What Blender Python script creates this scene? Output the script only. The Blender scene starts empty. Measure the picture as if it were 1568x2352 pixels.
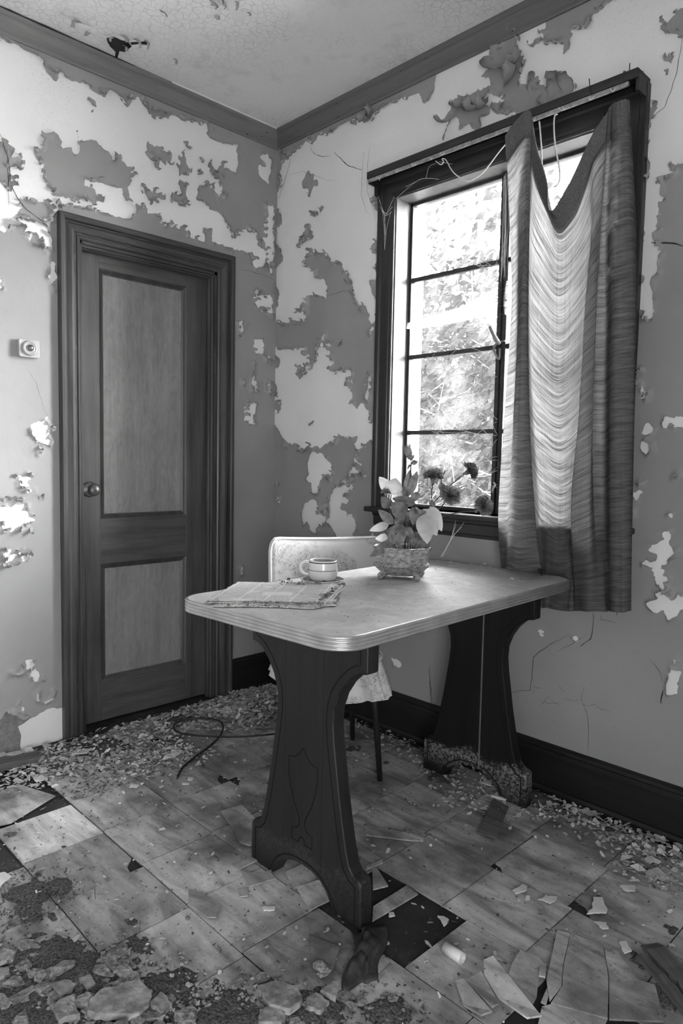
import bpy, bmesh, math, random
import numpy as np
from mathutils import Vector, Matrix, Euler, noise as mnoise
from mathutils.geometry import tessellate_polygon, delaunay_2d_cdt

S = bpy.context.scene
COL = S.collection
PI = math.pi

# ---------------------------------------------------------------- camera, sky, daylight, exposure
CAM = np.array([2.80264, -2.24918, 1.17874])
YAW, PITCH, ROLL, FPX = math.radians(45.6261), math.radians(-4.34398), math.radians(1.11941), 1590.916


def cam_axes():
    cy, sy, cp, sp = math.cos(YAW), math.sin(YAW), math.cos(PITCH), math.sin(PITCH)
    f = np.array([-sy * cp, cy * cp, sp])
    r = np.array([cy, sy, 0.0])
    u = np.cross(r, f)
    c, s = math.cos(ROLL), math.sin(ROLL)
    return c * r + s * u, -s * r + c * u, f


AX_R, AX_U, AX_F = cam_axes()
cam_data = bpy.data.cameras.new('camera')
cam_data.sensor_fit = 'HORIZONTAL'
cam_data.sensor_width = 36.0
cam_data.lens = 36.0 * FPX / 1568.0
cam_data.clip_start = 0.02
cam_data.clip_end = 200
cam = bpy.data.objects.new('camera', cam_data)
COL.objects.link(cam)
cam.matrix_world = Matrix(((AX_R[0], AX_U[0], -AX_F[0], CAM[0]), (AX_R[1], AX_U[1], -AX_F[1], CAM[1]),
                           (AX_R[2], AX_U[2], -AX_F[2], CAM[2]), (0, 0, 0, 1)))
S.camera = cam

world = bpy.data.worlds.new('sky')
S.world = world
world.use_nodes = True
SKY_STRENGTH = 8.5
wbg = world.node_tree.nodes['Background']
wbg.inputs[0].default_value = (1, 1, 1, 1)
wbg.inputs[1].default_value = SKY_STRENGTH

ROOM_X, ROOM_Y, CEIL = 3.7, -3.5, 2.785
WIN = dict(x0=0.797, x1=1.763, z0=0.975, z1=2.281)          # window in view (window wall, y = 0)
SIDE_FILL = dict(y0=-3.40, y1=-2.30, z0=0.30, z1=1.70)             # unseen side-wall opening, added to let in fill light


def portal(name, loc, rot, sx, sy):
    """Cycles light portal in a window opening: emits nothing, guides daylight sampling."""
    l = bpy.data.lights.new(name, 'AREA')
    l.shape = 'RECTANGLE'
    l.size, l.size_y = sx, sy
    l.cycles.is_portal = True
    o = bpy.data.objects.new(name, l)
    o.location = loc
    o.rotation_euler = rot
    COL.objects.link(o)


portal('daylight_portal', ((WIN['x0'] + WIN['x1']) / 2, 0.19, (WIN['z0'] + WIN['z1']) / 2), (-PI / 2, 0, 0), WIN['x1'] - WIN['x0'], WIN['z1'] - WIN['z0'])

portal('daylight_portal', (ROOM_X + 0.02, (SIDE_FILL['y0'] + SIDE_FILL['y1']) / 2, (SIDE_FILL['z0'] + SIDE_FILL['z1']) / 2), (0, PI / 2, 0), SIDE_FILL['z1'] - SIDE_FILL['z0'], SIDE_FILL['y1'] - SIDE_FILL['y0'])  # portal of the added fill window

# hazy sun: a wide bright patch of overcast sky on the far side of the window, no hard shadows
sun_data = bpy.data.lights.new('hazy_sun', 'SUN')
sun_data.energy = 27.0
sun_data.angle = math.radians(85)
sun = bpy.data.objects.new('hazy_sun', sun_data)
sun.rotation_euler = Vector((-0.78, -0.50, -0.46)).to_track_quat('-Z', 'Y').to_euler()
sun.location = (6, 6, 4)
COL.objects.link(sun)

S.view_settings.view_transform = 'Standard'
S.view_settings.look = 'None'
S.view_settings.gamma = 1.0
S.view_settings.use_curve_mapping = False
S.view_settings.exposure = 1.2
S.cycles.use_denoising = True
S.cycles.max_bounces = 8
S.cycles.diffuse_bounces = 5
S.cycles.glossy_bounces = 2
S.cycles.transmission_bounces = 4
S.cycles.caustics_reflective = False
S.cycles.caustics_refractive = False
S.cycles.use_adaptive_sampling = True
S.cycles.adaptive_threshold = 0.15
S.cycles.adaptive_min_samples = 16
S.cycles.transparent_max_bounces = 12
S.cycles.sample_clamp_indirect = 10

rnd = random.Random(7)


# ---------------------------------------------------------------- pixel to place helpers (photo frame 1568 x 2352)
def ray(px, py):
    return AX_R * ((px - 784) / FPX) - AX_U * ((py - 1176) / FPX) + AX_F


def at(px, py, axis, value):
    """Point of the plane <axis> = value that stands at this pixel."""
    d = ray(px, py)
    return CAM + d * ((value - CAM[axis]) / d[axis])


def at_depth(px, py, depth):
    return CAM + ray(px, py) * depth


def depth_of(P):
    return float((np.asarray(P, float) - CAM) @ AX_F)


# ---------------------------------------------------------------- numpy noise
_rs = np.random.RandomState(11)
_TAB = _rs.rand(256, 256)


def vnoise(u, v):
    iu, iv = np.floor(u).astype(int), np.floor(v).astype(int)
    fu, fv = u - iu, v - iv
    fu, fv = fu * fu * (3 - 2 * fu), fv * fv * (3 - 2 * fv)
    g = lambda a, b: _TAB[a % 256, b % 256]
    return (g(iu, iv) * (1 - fu) * (1 - fv) + g(iu + 1, iv) * fu * (1 - fv) + g(iu, iv + 1) * (1 - fu) * fv + g(iu + 1, iv + 1) * fu * fv) * 2 - 1


def fbm(u, v, octs=3):
    r, a = 0, 1.0
    for k in range(octs):
        r = r + a * vnoise(u * 2 ** k + 17.3 * k, v * 2 ** k + 5.1 * k)
        a *= 0.5
    return r


# ---------------------------------------------------------------- materials (all grey: the photograph is black and white)
def g4(v):
    return (v, v, v, 1)


class NT:
    def __init__(self, name):
        self.m = bpy.data.materials.new(name)
        self.m.use_nodes = True
        self.t = self.m.node_tree
        self.t.nodes.clear()
        self.out = self.n('ShaderNodeOutputMaterial')

    def n(self, typ, **kw):
        nd = self.t.nodes.new(typ)
        for k, v in kw.items():
            if k.startswith('i_'):
                key = k[2:]
                nd.inputs[int(key) if key.isdigit() else key.replace('_', ' ')].default_value = v
            else:
                setattr(nd, k, v)
        return nd

    def l(self, a, b):
        self.t.links.new(a, b)

    def coord(self, kind='Object', scale=(1, 1, 1), rot=(0, 0, 0)):
        c = self.n('ShaderNodeTexCoord')
        mp = self.n('ShaderNodeMapping')
        mp.inputs['Scale'].default_value = scale
        mp.inputs['Rotation'].default_value = rot
        self.l(c.outputs[kind], mp.inputs['Vector'])
        return mp.outputs[0]

    def noise(self, vec, scale, detail=4, rough=0.55, dist=0.0):
        nd = self.n('ShaderNodeTexNoise')
        nd.inputs['Scale'].default_value = scale
        nd.inputs['Detail'].default_value = detail
        nd.inputs['Roughness'].default_value = rough
        nd.inputs['Distortion'].default_value = dist
        self.l(vec, nd.inputs['Vector'])
        return nd.outputs[0]

    def ramp(self, fac, *stops):
        r = self.n('ShaderNodeValToRGB')
        e = r.color_ramp.elements
        while len(e) < len(stops):
            e.new(0.5)
        for q, (p, v) in zip(e, stops):
            q.position = p
            q.color = g4(v)
        self.l(fac, r.inputs[0])
        return r.outputs[0]

    def math(self, op, a, b=None, clamp=False):
        nd = self.n('ShaderNodeMath', operation=op, use_clamp=clamp)
        for i, q in enumerate((a, b)):
            if q is None:
                continue
            if isinstance(q, (int, float)):
                nd.inputs[i].default_value = q
            else:
                self.l(q, nd.inputs[i])
        return nd.outputs[0]

    def mix(self, fac, a, b):
        nd = self.n('ShaderNodeMix', data_type='FLOAT')
        for i, q in ((0, fac), (2, a), (3, b)):
            if isinstance(q, (int, float)):
                nd.inputs[i].default_value = q
            else:
                self.l(q, nd.inputs[i])
        return nd.outputs[0]

    def bump(self, h, strength=0.3, dist=0.01):
        b = self.n('ShaderNodeBump')
        b.inputs['Strength'].default_value = strength
        b.inputs['Distance'].default_value = dist
        self.l(h, b.inputs['Height'])
        return b.outputs[0]

    def bsdf(self, col, rough=0.7, metal=0.0, normal=None, spec=0.4, **kw):
        p = self.n('ShaderNodeBsdfPrincipled')
        if isinstance(col, (int, float)):
            p.inputs['Base Color'].default_value = g4(col)
        else:
            self.l(col, p.inputs['Base Color'])
        if isinstance(rough, (int, float)):
            p.inputs['Roughness'].default_value = rough
        else:
            self.l(rough, p.inputs['Roughness'])
        p.inputs['Metallic'].default_value = metal
        p.inputs['Specular IOR Level'].default_value = spec
        if normal is not None:
            self.l(normal, p.inputs['Normal'])
        for k, v in kw.items():
            p.inputs[k].default_value = v
        return p.outputs[0]

    def done(self, shader):
        self.l(shader, self.out.inputs[0])
        return self.m


def simple(name, lo, hi, scale=20, rough=0.7, bump=0.15, bdist=0.004, stretch=(1, 1, 1), metal=0.0, spec=0.4, detail=5, **kw):
    t = NT(name)
    v = t.coord('Object', stretch)
    n = t.noise(v, scale, detail)
    c = t.ramp(n, (0.3, lo), (0.7, hi))
    return t.done(t.bsdf(c, rough, metal, t.bump(n, bump, bdist), spec, **kw))


def mat_plaster():
    t = NT('bare_plaster')
    v = t.coord()
    a = t.noise(v, 1.7, 4)
    base = t.ramp(a, (0.3, 0.74), (0.7, 0.84))
    sp = t.noise(v, 140, 2)
    cl = t.noise(v, 3.2, 3)
    thr = t.ramp(cl, (0.45, 0.0), (0.75, 1.0))
    spots = t.math('MULTIPLY', t.ramp(sp, (0.60, 0.0), (0.70, 1.0)), thr)
    c = t.mix(t.math('MULTIPLY', spots, 0.55), base, 0.28)
    bn = t.noise(v, 60, 4)
    return t.done(t.bsdf(c, 0.85, 0, t.bump(bn, 0.12, 0.004), 0.25))


def mat_paint():
    t = NT('peeling_paint')
    v = t.coord()
    a = t.noise(v, 1.3, 5)
    base = t.ramp(a, (0.3, 0.26), (0.7, 0.35))
    d = t.noise(v, 45, 4)
    c = t.mix(t.ramp(d, (0.62, 0.0), (0.8, 0.4)), base, 0.22)
    bn = t.noise(v, 90, 3)
    return t.done(t.bsdf(c, 0.6, 0, t.bump(bn, 0.12, 0.003), 0.35))


def mat_ceiling():
    t = NT('crackled_ceiling_paint')
    v = t.coord()
    a = t.noise(v, 1.2, 5)
    base = t.ramp(a, (0.3, 0.76), (0.7, 0.86))
    dist = t.n('ShaderNodeVectorMath', operation='ADD')
    nz = t.n('ShaderNodeTexNoise')
    nz.inputs['Scale'].default_value = 14
    t.l(v, nz.inputs['Vector'])
    sc = t.n('ShaderNodeVectorMath', operation='SCALE')
    sc.inputs['Scale'].default_value = 0.05
    t.l(nz.outputs[1], sc.inputs[0])
    t.l(v, dist.inputs[0])
    t.l(sc.outputs[0], dist.inputs[1])
    vo = t.n('ShaderNodeTexVoronoi', feature='DISTANCE_TO_EDGE')
    vo.inputs['Scale'].default_value = 34
    t.l(dist.outputs[0], vo.inputs['Vector'])
    crack = t.ramp(vo.outputs[0], (0.0, 1.0), (0.055, 0.0))
    zone = t.ramp(t.noise(v, 1.5, 3), (0.42, 0.15), (0.56, 1.0))
    crack = t.math('MULTIPLY', crack, zone)
    stain = t.ramp(t.noise(v, 7, 5), (0.55, 0.0), (0.75, 0.35))
    c = t.mix(stain, base, 0.40)
    c = t.mix(t.math('MULTIPLY', crack, 0.30), c, 0.2)
    h = t.math('SUBTRACT', 1.0, crack)
    return t.done(t.bsdf(c, 0.8, 0, t.bump(h, 0.35, 0.004), 0.3))


def mat_wood(name, lo, hi, axis='Z', rough=0.45, grain=9.0, mould=0.0, fine=1.0, spec=0.45, figure=0.0):
    t = NT(name)
    st = {'X': (0.25, 4, 4), 'Y': (4, 0.25, 4), 'Z': (4, 4, 0.25)}[axis]
    v = t.coord('Object', st)
    n = t.noise(v, grain, 6, 0.6, 0.3)
    n2 = t.noise(v, grain * 6, 4, 0.6)
    blot = t.noise(t.coord('Object'), 3.0, 4)
    f = t.math('ADD', t.math('MULTIPLY', n, 0.6), t.math('ADD', t.math('MULTIPLY', n2, 0.22 * fine), t.math('MULTIPLY', blot, 0.25)))
    if figure:
        fg = t.noise(t.coord('Object', (6, 6, 2.2)), 4.0, 7, 0.65, 2.2)
        f = t.math('ADD', t.math('MULTIPLY', f, 1 - figure), t.math('MULTIPLY', fg, figure))
    c = t.ramp(f, (0.35, lo), (0.72, hi))
    if mould:
        w = t.coord('Object')
        sep = t.n('ShaderNodeSeparateXYZ')
        t.l(w, sep.inputs[0])
        edge = t.math('ADD', sep.outputs[2], t.math('MULTIPLY', t.noise(w, 9, 5, 0.7), 0.16))
        m = t.ramp(edge, (0.10, 0.0), (0.125, 0.35), (0.19, 1.0), (0.215, 0.0))
        fl = t.ramp(t.noise(w, 120, 4, 0.7), (0.42, 0.0), (0.62, 1.0))
        c = t.mix(t.math('MULTIPLY', t.math('MULTIPLY', m, fl), mould), c, 0.55)
    return t.done(t.bsdf(c, rough, 0, t.bump(f, 0.18, 0.004), spec))


def mat_tile():
    t = NT('streaked_vinyl_tile')
    oi = t.n('ShaderNodeObjectInfo')
    c0 = t.n('ShaderNodeTexCoord')
    off = t.n('ShaderNodeVectorMath', operation='ADD')
    sc = t.n('ShaderNodeVectorMath', operation='SCALE')
    t.l(oi.outputs['Random'], sc.inputs['Scale'])
    sc.inputs[0].default_value = (37, 53, 11)
    t.l(c0.outputs['Object'], off.inputs[0])
    t.l(sc.outputs[0], off.inputs[1])
    mp = t.n('ShaderNodeMapping')
    mp.inputs['Scale'].default_value = (1.0, 4.2, 1)
    t.l(off.outputs[0], mp.inputs[0])
    st = t.noise(mp.outputs[0], 4.0, 7, 0.62, 0.9)
    base = t.ramp(st, (0.28, 0.16), (0.5, 0.42), (0.72, 0.64))
    per = t.math('ADD', 0.72, t.math('MULTIPLY', oi.outputs['Random'], 0.5))
    base = t.math('MULTIPLY', base, per)
    w = t.n('ShaderNodeNewGeometry')
    wp = w.outputs['Position']
    big = t.ramp(t.noise(wp, 3.4, 6, 0.62), (0.44, 0.0), (0.66, 0.85))
    c = t.mix(big, base, 0.055)
    sp = t.ramp(t.noise(wp, 70, 4, 0.7), (0.58, 0.0), (0.72, 0.8))
    c = t.mix(sp, c, 0.05)
    dust = t.ramp(t.noise(wp, 9, 5, 0.65), (0.5, 0.0), (0.75, 0.35))
    c = t.mix(dust, c, 0.34)
    return t.done(t.bsdf(c, 0.62, 0, t.bump(t.noise(wp, 60, 4), 0.15, 0.003), 0.3))


def mat_subfloor():
    t = NT('black_tar_subfloor')
    v = t.coord()
    n = t.noise(v, 8, 6, 0.7)
    c = t.ramp(n, (0.3, 0.012), (0.6, 0.035), (0.8, 0.09))
    return t.done(t.bsdf(c, 0.8, 0, t.bump(t.noise(v, 90, 4), 0.5, 0.004), 0.3))


def mat_curtain():
    t = NT('sheer_slub_curtain')
    uv = t.coord('UV', (10, 330, 1))
    n1 = t.noise(uv, 1.0, 5, 0.7, 0.4)
    uv2 = t.coord('UV', (5.5, 110, 1))
    n2 = t.noise(uv2, 1.0, 4, 0.6, 0.5)
    uv3 = t.coord('UV', (420, 2.0, 1))
    n3 = t.noise(uv3, 1.0, 2)
    f = t.math('ADD', t.math('ADD', t.math('MULTIPLY', n1, 0.5), t.math('MULTIPLY', n2, 0.4)), t.math('MULTIPLY', n3, 0.12))
    dens = t.ramp(f, (0.40, 1.0), (0.60, 0.0))
    tc = t.mix(dens, 0.18, 0.025)
    dc = t.mix(dens, 0.25, 0.15)
    dif = t.n('ShaderNodeBsdfDiffuse')
    tra = t.n('ShaderNodeBsdfTranslucent')
    t.l(dc, dif.inputs[0])
    t.l(tc, tra.inputs[0])
    b = t.bump(f, 0.25, 0.002)
    t.l(b, dif.inputs['Normal'])
    m1 = t.n('ShaderNodeMixShader')
    m1.inputs[0].default_value = 0.58
    t.l(dif.outputs[0], m1.inputs[1])
    t.l(tra.outputs[0], m1.inputs[2])
    tp = t.n('ShaderNodeBsdfTransparent')
    m2 = t.n('ShaderNodeMixShader')
    t.l(t.mix(dens, 0.006, 0.0), m2.inputs[0])
    t.l(m1.outputs[0], m2.inputs[1])
    t.l(tp.outputs[0], m2.inputs[2])
    return t.done(m2.outputs[0])


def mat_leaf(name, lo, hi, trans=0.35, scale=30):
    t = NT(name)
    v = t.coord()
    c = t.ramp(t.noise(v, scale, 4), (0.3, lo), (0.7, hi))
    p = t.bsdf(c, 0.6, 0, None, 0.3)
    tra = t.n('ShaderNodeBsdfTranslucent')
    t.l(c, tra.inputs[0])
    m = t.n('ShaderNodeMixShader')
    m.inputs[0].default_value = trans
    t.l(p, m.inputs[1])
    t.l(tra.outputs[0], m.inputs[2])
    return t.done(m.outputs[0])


def mat_glass():
    t = NT('dusty_window_glass')
    n = t.noise(t.coord(), 4, 6, 0.7)
    dust = t.ramp(n, (0.45, 0.006), (0.8, 0.06))
    tp = t.n('ShaderNodeBsdfTransparent')
    df = t.n('ShaderNodeBsdfTranslucent')
    df.inputs[0].default_value = g4(0.8)
    gl = t.n('ShaderNodeBsdfGlossy')
    gl.inputs['Roughness'].default_value = 0.03
    m = t.n('ShaderNodeMixShader')
    t.l(dust, m.inputs[0])
    t.l(tp.outputs[0], m.inputs[1])
    t.l(df.outputs[0], m.inputs[2])
    fr = t.n('ShaderNodeFresnel')
    fr.inputs[0].default_value = 1.3
    m2 = t.n('ShaderNodeMixShader')
    t.l(fr.outputs[0], m2.inputs[0])
    t.l(m.outputs[0], m2.inputs[1])
    t.l(gl.outputs[0], m2.inputs[2])
    return t.done(m2.outputs[0])


def mat_web(name, density):
    t = NT(name)
    n = t.noise(t.coord('Object', (1, 1, 6)), 20, 5, 0.7)
    a = t.ramp(n, (0.35, 0.0), (0.75, density))
    tp = t.n('ShaderNodeBsdfTransparent')
    df = t.n('ShaderNodeBsdfTranslucent')
    df.inputs[0].default_value = g4(0.85)
    m = t.n('ShaderNodeMixShader')
    t.l(a, m.inputs[0])
    t.l(tp.outputs[0], m.inputs[1])
    t.l(df.outputs[0], m.inputs[2])
    return t.done(m.outputs[0])


def mat_toile():
    t = NT('toile_print_fabric')
    v = t.coord()
    n = t.noise(v, 26, 6, 0.75, 1.2)
    big = t.noise(v, 9, 3)
    f = t.math('ADD', t.math('MULTIPLY', n, 0.7), t.math('MULTIPLY', big, 0.4))
    zone = t.ramp(big, (0.44, 0.0), (0.52, 1.0))
    l1 = t.ramp(n, (0.40, 0.0), (0.44, 1.0), (0.47, 0.1), (0.52, 0.15), (0.55, 1.0), (0.60, 0.25))
    ink = t.math('MULTIPLY', zone, l1)
    fine = t.ramp(t.noise(v, 120, 3, 0.7), (0.35, 0.2), (0.55, 1.0))
    c = t.mix(t.math('MULTIPLY', ink, fine), 0.66, 0.13)
    return t.done(t.bsdf(c, 0.8, 0, t.bump(t.noise(v, 300, 2), 0.1, 0.001), 0.2))


def mat_newsprint():
    t = NT('yellowed_newsprint')
    c0 = t.n('ShaderNodeTexCoord')
    sep = t.n('ShaderNodeSeparateXYZ')
    t.l(c0.outputs['UV'], sep.inputs[0])
    u, vv = sep.outputs[0], sep.outputs[1]
    # lines of type: stripes along v, broken into words by noise, in columns along u
    lines = t.math('FRACT', t.math('MULTIPLY', vv, 62.0))
    row = t.math('LESS_THAN', lines, 0.45)
    words = t.noise(t.coord('UV', (90, 62, 1)), 1.0, 2)
    wd = t.math('GREATER_THAN', words, 0.44)
    colm = t.math('GREATER_THAN', t.math('FRACT', t.math('MULTIPLY', u, 5.0)), 0.08)
    zone = t.math('GREATER_THAN', t.noise(t.coord('UV', (2.5, 4, 1)), 1.0, 1), 0.40)
    ink = t.math('MULTIPLY', t.math('MULTIPLY', row, wd), t.math('MULTIPLY', colm, zone))
    photo = t.math('MULTIPLY', t.math('MULTIPLY', t.math('GREATER_THAN', u, 0.78), t.math('LESS_THAN', u, 0.95)), t.math('MULTIPLY', t.math('GREATER_THAN', vv, 0.15), t.math('LESS_THAN', vv, 0.55)))
    ph = t.ramp(t.noise(t.coord('UV', (8, 5, 1)), 1.0, 3), (0.4, 0.15), (0.6, 0.5))
    paper = t.ramp(t.noise(t.coord('UV', (6, 6, 1)), 1.0, 5), (0.3, 0.48), (0.7, 0.62))
    c = t.mix(t.math('MULTIPLY', ink, 0.85), paper, 0.09)
    c = t.mix(t.math('MULTIPLY', photo, 0.85), c, ph)
    return t.done(t.bsdf(c, 0.85, 0, None, 0.2))


def mat_laminate():
    t = NT('mottled_laminate_top')
    v = t.coord()
    a = t.noise(v, 14, 5, 0.6, 1.4)
    c = t.ramp(a, (0.32, 0.36), (0.5, 0.44), (0.68, 0.56))
    dust = t.ramp(t.noise(v, 5, 5, 0.6), (0.4, 0.0), (0.7, 0.4))
    c = t.mix(dust, c, 0.42)
    sp = t.ramp(t.noise(v, 160, 3, 0.7), (0.62, 0.0), (0.72, 0.7))
    c = t.mix(sp, c, 0.18)
    r = t.ramp(t.noise(v, 6, 5), (0.3, 0.34), (0.7, 0.6))
    return t.done(t.bsdf(c, r, 0, t.bump(a, 0.03, 0.001), 0.5))


def mat_ceramic_bark():
    t = NT('glazed_bark_relief')
    v = t.coord('Object', (1, 1, 1.6))
    n = t.noise(v, 70, 5, 0.65, 0.6)
    c = t.ramp(n, (0.36, 0.16), (0.5, 0.34), (0.66, 0.46))
    return t.done(t.bsdf(c, 0.16, 0, t.bump(n, 1.0, 0.008), 0.65))


M = dict(
    plaster=mat_plaster(), paint=mat_paint(), ceiling=mat_ceiling(),
    brown=simple('rough_brown_coat', 0.16, 0.26, 60, 0.95, 0.6, 0.006),
    casing=mat_wood('dark_varnished_casing', 0.018, 0.085, 'Z', 0.38),
    casing_h=mat_wood('dark_varnished_casing_level', 0.018, 0.085, 'Y', 0.38),
    casing_x=mat_wood('dark_varnished_window_casing', 0.008, 0.035, 'X', 0.4),
    casing_w=mat_wood('dark_varnished_window_upright', 0.008, 0.035, 'Z', 0.4),
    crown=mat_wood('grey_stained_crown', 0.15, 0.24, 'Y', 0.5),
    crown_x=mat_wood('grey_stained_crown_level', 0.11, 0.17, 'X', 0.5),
    base=mat_wood('black_stained_baseboard', 0.004, 0.016, 'Y', 0.5),
    base_x=mat_wood('black_stained_baseboard_level', 0.004, 0.014, 'X', 0.5),
    stile=mat_wood('worn_door_stile', 0.03, 0.11, 'Z', 0.42, 7),
    rail=mat_wood('worn_door_rail', 0.03, 0.12, 'Y', 0.42, 7),
    panel=mat_wood('figured_door_panel', 0.12, 0.30, 'Z', 0.42, 5, fine=1.6, figure=0.4),
    reveal=mat_wood('pale_pine_reveal', 0.10, 0.18, 'Z', 0.5, 6),
    steel=simple('dark_steel_sash', 0.025, 0.06, 40, 0.5, 0.1),
    exterior=simple('white_masonry', 0.55, 0.7, 20, 0.9, 0.3),
    glass=mat_glass(), web=mat_web('dusty_cobweb', 0.5), strand=simple('cobweb_strand', 0.75, 0.9, 30, 0.8, 0),
    curtain=mat_curtain(), hem=simple('thick_curtain_hem', 0.07, 0.14, 200, 0.9, 0.2, 0.002), line=simple('groove_shade', 0.002, 0.004, 20, 0.9, 0), header=mat_wood('blackened_curtain_board', 0.010, 0.04, 'X', 0.5),
    track=simple('worn_metal_track', 0.16, 0.4, 70, 0.5, 0.2),
    wire=simple('pale_wire', 0.5, 0.7, 30, 0.45, 0), dark=simple('near_black', 0.01, 0.03, 30, 0.6, 0.1),
    tile=mat_tile(), sub=mat_subfloor(), laminate=mat_laminate(),
    alu=simple('ribbed_metal_edging', 0.42, 0.62, 12, 0.36, 0.05, 0.002, metal=0.75),
    leg=mat_wood('dark_table_leg', 0.008, 0.024, 'Z', 0.42, 7, mould=0.06, spec=0.3),
    leg_m=mat_wood('mouldy_table_leg', 0.005, 0.014, 'Z', 0.5, 7, mould=0.5, spec=0.2),
    toile=mat_toile(), piping=simple('white_piping', 0.7, 0.8, 50, 0.5, 0), tube=simple('black_tube_leg', 0.008, 0.02, 40, 0.4, 0.1),
    ceramic=simple('white_glazed_china', 0.60, 0.66, 6, 0.12, 0, spec=0.6), band=simple('dark_china_band', 0.05, 0.08, 20, 0.2, 0),
    bark=mat_ceramic_bark(), soil2=simple('black_floor_dirt', 0.006, 0.16, 170, 0.95, 0.9, 0.006, detail=6), soil=simple('black_soil', 0.006, 0.02, 60, 0.95, 0.6),
    leaf=mat_leaf('silk_leaf', 0.10, 0.26, 0.3, 45), leafp=mat_leaf('pale_silk_petal', 0.50, 0.66, 0.4), bloom=mat_leaf('dark_silk_blossom', 0.16, 0.42, 0.3, 90),
    stem=simple('dark_stem', 0.02, 0.06, 50, 0.6, 0.1),
    news=mat_newsprint(), char=simple('charred_paper_edge', 0.02, 0.3, 50, 0.95, 0.5, 0.004),
    plastic=simple('yellowed_plastic', 0.36, 0.44, 10, 0.4, 0.02), dial=simple('clear_dial', 0.30, 0.42, 30, 0.15, 0.05), knob=simple('dull_brass_knob', 0.10, 0.18, 20, 0.35, 0.05, metal=0.6),
    flake=simple('fallen_paint_flake', 0.26, 0.52, 14, 0.75, 0.2), flake2=simple('fallen_plaster_flake', 0.5, 0.72, 14, 0.8, 0.2),
    crumb=simple('dark_crumb', 0.03, 0.12, 40, 0.9, 0.3), chunk=simple('plaster_rubble', 0.12, 0.42, 2.2, 0.95, 0.5, 0.2, detail=8), slab=simple('fallen_plaster', 0.10, 0.40, 34, 0.95, 0.7, 0.01, detail=7),
    oldwood=mat_wood('rotten_board', 0.02, 0.16, 'X', 0.8, 9), leather=simple('crumpled_dark_leather', 0.012, 0.05, 24, 0.6, 0.5, 0.01),
    rubber=simple('black_rubber_cable', 0.01, 0.02, 30, 0.5, 0), pvc=simple('white_plastic_tube', 0.62, 0.7, 12, 0.35, 0.02),
    bounce_ground=simple('pale_bounce_ground', 0.55, 0.68, 9, 0.9, 0.4), foliage=mat_leaf('outside_foliage', 0.006, 0.03, 0.4, 3), bark2=simple('outside_twig', 0.07, 0.16, 12, 0.85, 0.3),
)


# ---------------------------------------------------------------- object helpers
def tag(o, label=None, cat=None, group=None, kind=None):
    for k, v in (('label', label), ('category', cat), ('group', group), ('kind', kind)):
        if v:
            o[k] = v
    return o


def empty(name, loc=(0, 0, 0), rz=0.0, parent=None):
    o = bpy.data.objects.new(name, None)
    COL.objects.link(o)
    o.location = loc
    o.rotation_euler = (0, 0, rz)
    o.empty_display_size = 0.05
    if parent:
        o.parent = parent
    return o


def mkmesh(name, verts, faces, smooth=False):
    me = bpy.data.meshes.new(name)
    me.from_pydata([tuple(map(float, v)) for v in verts], [], [tuple(map(int, f)) for f in faces])
    if smooth:
        me.shade_smooth()
    me.update()
    return me


def link(name, me, mat=None, parent=None, loc=None, rot=None):
    o = bpy.data.objects.new(name, me)
    COL.objects.link(o)
    if mat is not None and not me.materials:
        me.materials.append(mat)
    if parent:
        o.parent = parent
    if loc is not None:
        o.location = loc
    if rot is not None:
        o.rotation_euler = rot
    return o


def np_mesh(name, V, T, mat, parent=None, smooth=True):
    """Triangle mesh from numpy arrays."""
    me = bpy.data.meshes.new(name)
    me.vertices.add(len(V))
    me.vertices.foreach_set('co', np.asarray(V, np.float32).ravel())
    me.loops.add(len(T) * 3)
    me.loops.foreach_set('vertex_index', np.asarray(T, np.int32).ravel())
    me.polygons.add(len(T))
    me.polygons.foreach_set('loop_start', np.arange(0, len(T) * 3, 3, dtype=np.int32))
    me.update(calc_edges=True)
    if smooth:
        me.shade_smooth()
    return link(name, me, mat, parent)


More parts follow.
